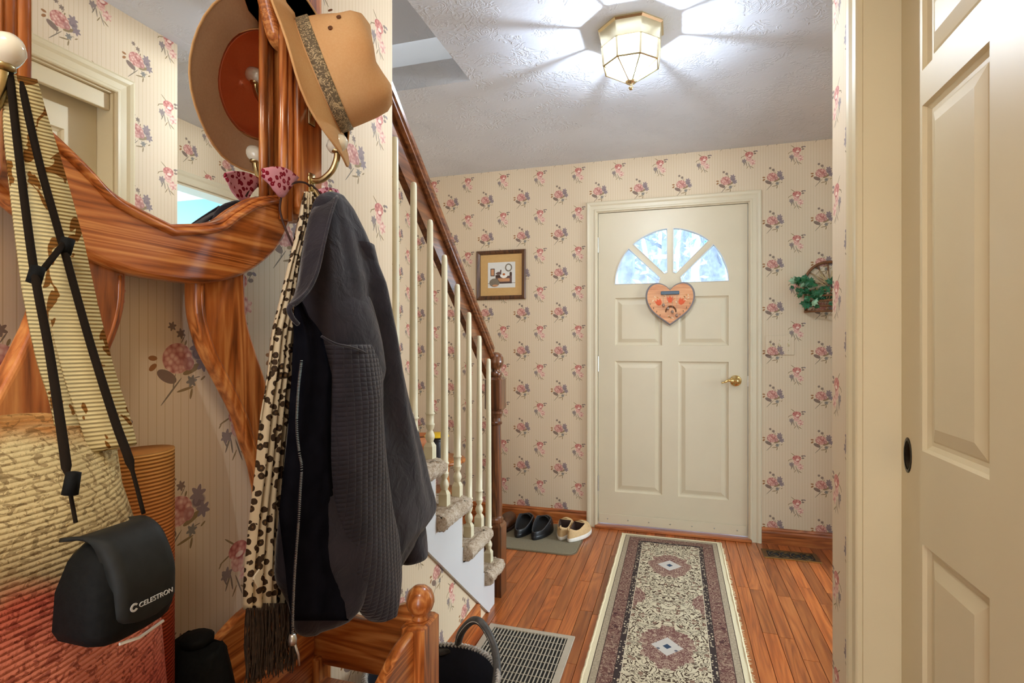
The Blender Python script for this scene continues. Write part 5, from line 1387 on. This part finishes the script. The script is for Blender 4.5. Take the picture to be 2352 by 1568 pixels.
def roll_mat():
    m, t, bs = new_mat('orange_ribbed_knit', .95, spec=.1)
    c = t.coord(); so = t.sep(c)
    w_ = t.math('ABSOLUTE', t.math('SINE', t.math('MULTIPLY', so[2], math.pi / .0050)))
    base = t.ramp(t.math('MULTIPLY', t.math('SUBTRACT', so[2], .80), 1 / .26), [(0, S(150, 52, 34)), (.35, S(192, 96, 60)), (.55, S(206, 130, 72)), (1, S(212, 156, 88))])
    t.L.new(t.mix(t.math('MULTIPLY', t.math('SUBTRACT', 1.0, w_), .5), base, S(120, 60, 26)), bs.inputs['Base Color']); t.bump(w_, .8, .004, bs); return m
M['rollk'] = roll_mat()
# rolled side flap
q0, q1 = at(300, 985, X=-.66), at(412, 1000, X=-.68)
MB().loft([[(-.70 + .035 * math.cos(a), q1.y - .045 + .046 * math.sin(a), z) for a in [2 * math.pi * k / 20 for k in range(20)]] for z in (.70, .86, .92, 1.00, 1.045, 1.055)]).build('side_roll', M['rollk'], tote, True)
SP = [(52, 178, -.645), (68, 260, -.640), (92, 360, -.628), (118, 480, -.612), (148, 620, -.600), (178, 750, -.588), (210, 870, -.575), (240, 960, -.560), (258, 1030, -.545)]
pp = spline([at(a, b_, X=c_) for a, b_, c_ in SP], 5)
MB().ribbon(pp, [.022 + .020 * min(1, i / 18) for i in range(len(pp))], (.35, .94, 0), .006).build('strap', M['strapk'], tote, True)
SP2 = [(36, 182, -.655), (45, 300, -.655), (70, 450, -.650), (100, 620, -.640), (135, 800, -.630), (165, 900, -.620), (185, 985, -.60)]
pp = spline([at(a, b_, X=c_) for a, b_, c_ in SP2], 5)
MB().ribbon(pp, [.018 + .022 * min(1, i / 16) for i in range(len(pp))], (.35, .94, 0), .006).build('strap', M['strapk'], tote, True)

M['case'] = plain('black_nylon', (.004, .0044, .0044), .7, var=.3, scale=200, bump=.2, spec=.12); M['caseflap'] = plain('black_flap', (.010, .011, .010), .6, var=.2, scale=120, spec=.2)
M['cord'] = plain('dark_cord', S(26, 19, 12), .9, spec=.1); M['logo'] = plain('logo_white', S(170, 170, 166), .6); M['whitepipe'] = plain('pale_piping', S(196, 190, 180), .6)
case = thing('binocular_case', 'black nylon binocular case with white lettering on a dark cord strap', 'case', (-.43, .34, .95))
cx0, cx1 = -.455, -.398
CB = lambda z, y0, y1, x0, x1, c=.012: [(x0 + c, y0, z), (x1 - c, y0, z), (x1 - c * .3, y0 + c * .3, z), (x1, y0 + c, z), (x1, y1 - c, z), (x1 - c * .3, y1 - c * .3, z), (x1 - c, y1, z), (x0 + c, y1, z), (x0, y1 - c, z), (x0, y0 + c, z)]
y_a, y_b = at(205, 1350, X=-.405).y, at(398, 1350, X=-.405).y
zt_, zb_ = 1.050, at(300, 1475, X=cx1).z
MB().loft([CB(zb_, y_a + .012, y_b - .012, cx0 + .010, cx1 - .010), CB(zb_ + .006, y_a + .003, y_b - .003, cx0 + .002, cx1 - .002), CB(zb_ + .014, y_a, y_b, cx0, cx1), CB(zt_ - .035, y_a + .002, y_b - .002, cx0, cx1 - .002), CB(zt_ - .014, y_a + .008, y_b - .005, cx0 + .004, cx1 - .008), CB(zt_ - .004, y_a + .016, y_b - .010, cx0 + .010, cx1 - .016), CB(zt_, y_a + .026, y_b - .018, cx0 + .018, cx1 - .026)]).build('body', M['case'], case, True)
prf = [(cx0 + .012, zt_ + .001), (cx1 - .026, zt_ + .004), (cx1 - .012, zt_ - .001), (cx1 - .003, zt_ - .013), (cx1 + .004, zt_ - .030), (cx1 + .0045, zt_ - .046), (cx1 + .004, zt_ - .058), (cx1 + .003, zt_ - .064)]
prf = spline([Vector(p) for p in prf], 3); GF = []
for i, p in enumerate(prf):
    f_ = i / (len(prf) - 1); ins = .020 * max(0, (f_ - .80) / .20) ** 2
    ya_, yb2 = y_a + .012 + ins, y_b - .002 - ins
    GF.append([Vector((p.x - .010 * max(0, abs(q * 2 - 1) - .8) / .2, ya_ + (yb2 - ya_) * q, p.y)) for q in np.linspace(0, 1, 15)])
flp = MB().sheet(GF, .003).build('flap', M['caseflap'], case, True)
lw = (y_b - y_a) * .48
lp = lambda u, v, w: (cx1 + .0080 + w, y_a + .026 + u, zt_ - .050 + v)
text_mesh('lettering', 'CELESTRON', .0053, lp, M['logo'], flp)
MB().prism([(y_a + .0222 + .0032 * math.cos(a), zt_ - .0480 + .0032 * math.sin(a)) for a in np.linspace(.6, 5.7, 14)] + [(y_a + .0222 + .0017 * math.cos(a), zt_ - .0480 + .0017 * math.sin(a)) for a in np.linspace(5.7, .6, 14)], lambda u, v, w: (cx1 + .0078 + w, u, v), 0, .0005).build('emblem', M['logo'], flp)
MB().tube([(cx1 - .004, y_a + .02, zb_ + .001), (cx1 - .002, (y_a + y_b) / 2, zb_ - .001), (cx1 - .004, y_b - .012, zb_ + .001)], .0013, 6).build('piping', M['whitepipe'], case)
c1 = spline([at(a, b_, X=c_) for a, b_, c_ in ((22, 165, -.648), (40, 330, -.630), (75, 600, -.575), (112, 800, -.53), (140, 980, -.47), (158, 1110, -.44), (174, 1200, -.428))], 6)
MB().tube(c1, [.0034] * (len(c1) - 8) + [.0014] * 8, 8).build('strap', M['cord'], case, True)
c2 = spline([at(a, b_, X=c_) for a, b_, c_ in ((48, 190, -.645), (92, 380, -.620), (146, 570, -.585), (205, 780, -.535), (262, 960, -.475), (298, 1060, -.445), (330, 1180, -.428))], 6)
MB().tube(c2, [.0034] * (len(c2) - 6) + [.0016] * 6, 8).build('strap', M['cord'], case, True)
MB().tube([at(76, 622, X=-.572), at(100, 618, X=-.574), at(146, 560, X=-.583)], .0028, 8).build('strap_link', M['cord'], case, True)
for a, b_, c_ in ((76, 630, -.571), (146, 564, -.585)):
    q = at(a, b_, X=c_); MB().lathe([(.001, 0), (.006, .001), (.006, .017), (.001, .018)], q - Vector((0, 0, .009)), (.1, .2, 1), 10).build('strap_slider', M['case'], case, True)
q = at(160, 1110, X=-.432); MB().lathe([(.001, 0), (.0055, .001), (.005, .017), (.001, .018)], q - Vector((0, 0, .009)), (.1, .1, 1), 10).build('strap_slider', M['case'], case, True)

# ------------------------------------------------------------------ black pouch standing on the bench back
po = thing('black_pouch', 'black fabric pouch on the bench beside the knitted bag', 'pouch', (-.70, .66, .45))
MB().loft([tsec(z, -.745, -.655, y0, y1, .004, 24, 2.6) for z, y0, y1 in ((.449, .60, .70), (.50, .59, .72), (.62, .595, .72), (.70, .60, .70), (.735, .625, .685), (.745, .635, .675))]).build('body', M['case'], po, True)
MB().lathe([(.020, 0), (.024, .004), (.024, .012), (.018, .016)], (-.70, .655, .742), (0, 0, 1), 14).build('drawn_neck', M['case'], po, True)

# ------------------------------------------------------------------ dark tote with braided rim on the floor
M['navy'] = plain('navy_lining', S(14, 16, 30), .8, var=.3, scale=60); M['braid'] = plain('grey_braid', S(176, 170, 162), .5, var=.5, scale=160, bump=.6); M['leather'] = plain('grey_leather', S(70, 66, 62), .5, var=.3, scale=70)
dt = thing('braided_tote', 'dark handbag with grey braided rim standing open on the floor by the bench', 'bag', (-.60, 1.285, 0))
bc = Vector((-.60, 1.275)); RZ = .35
ring = lambda rx, ry, z, n=48: [(bc.x + rx * math.cos(2 * math.pi * k / n), bc.y + ry * math.sin(2 * math.pi * k / n), z + .008 * math.sin(4 * math.pi * k / n)) for k in range(n)]
MB().loft([ring(.10, .10, .002), ring(.13, .12, .03), ring(.150, .135, .15), ring(.165, .145, .28), ring(.172, .150, RZ)], caps=False).loft([ring(.10, .10, .002), ring(.001, .001, .002)], caps=False).build('body', M['leather'], dt, True)
MB().loft([ring(.166, .146, RZ), ring(.158, .138, .25), ring(.13, .12, .16), ring(.06, .06, .12), ring(.001, .001, .115)], caps=False).build('lining', M['navy'], dt, True)
rp = ring(.172, .150, RZ, 96); bl = MB()
for k in range(96):
    a = Vector(rp[k]); d = (Vector(rp[(k + 1) % 96]) - a); s_ = Vector((a.x - bc.x, a.y - bc.y, 0)).normalized()
    bl.tube([a - d * .6 + s_ * .005 - Vector((0, 0, .003)), a + Vector((0, 0, .005)), a + d * .6 - s_ * .005 - Vector((0, 0, .003))], .0042, 5)
bl.build('braided_rim', M['braid'], dt, True)
MB().ball((-.60, 1.30, .20), .085, .07, .06).build('folded_cloth', M['navy'], dt, True)
MB().box(-.552, -.546, 1.30, 1.303, .25, .285).build('white_tag', M['porcelain'], dt)
hp = spline([at(1050, 1492, X=-.60), at(1058, 1455, X=-.575), at(1080, 1428, X=-.545), at(1100, 1426, X=-.515), at(1120, 1450, X=-.49), at(1136, 1490, X=-.465), at(1142, 1535, X=-.445), at(1138, 1572, X=-.44)], 6)
hp[0] = Vector((-.64, 1.41, .33))
MB().tube(hp, .0105, 10).build('handle', M['leather'], dt, True)
st_ = MB()
for i in range(len(hp) - 1):
    for q in range(3):
        p = hp[i].lerp(hp[i + 1], q / 3); st_.ball(p + Vector((-.003, -.0095, 0)), .0014, nu=4, nv=3)
st_.build('handle_stitching', M['whitepipe'], dt)
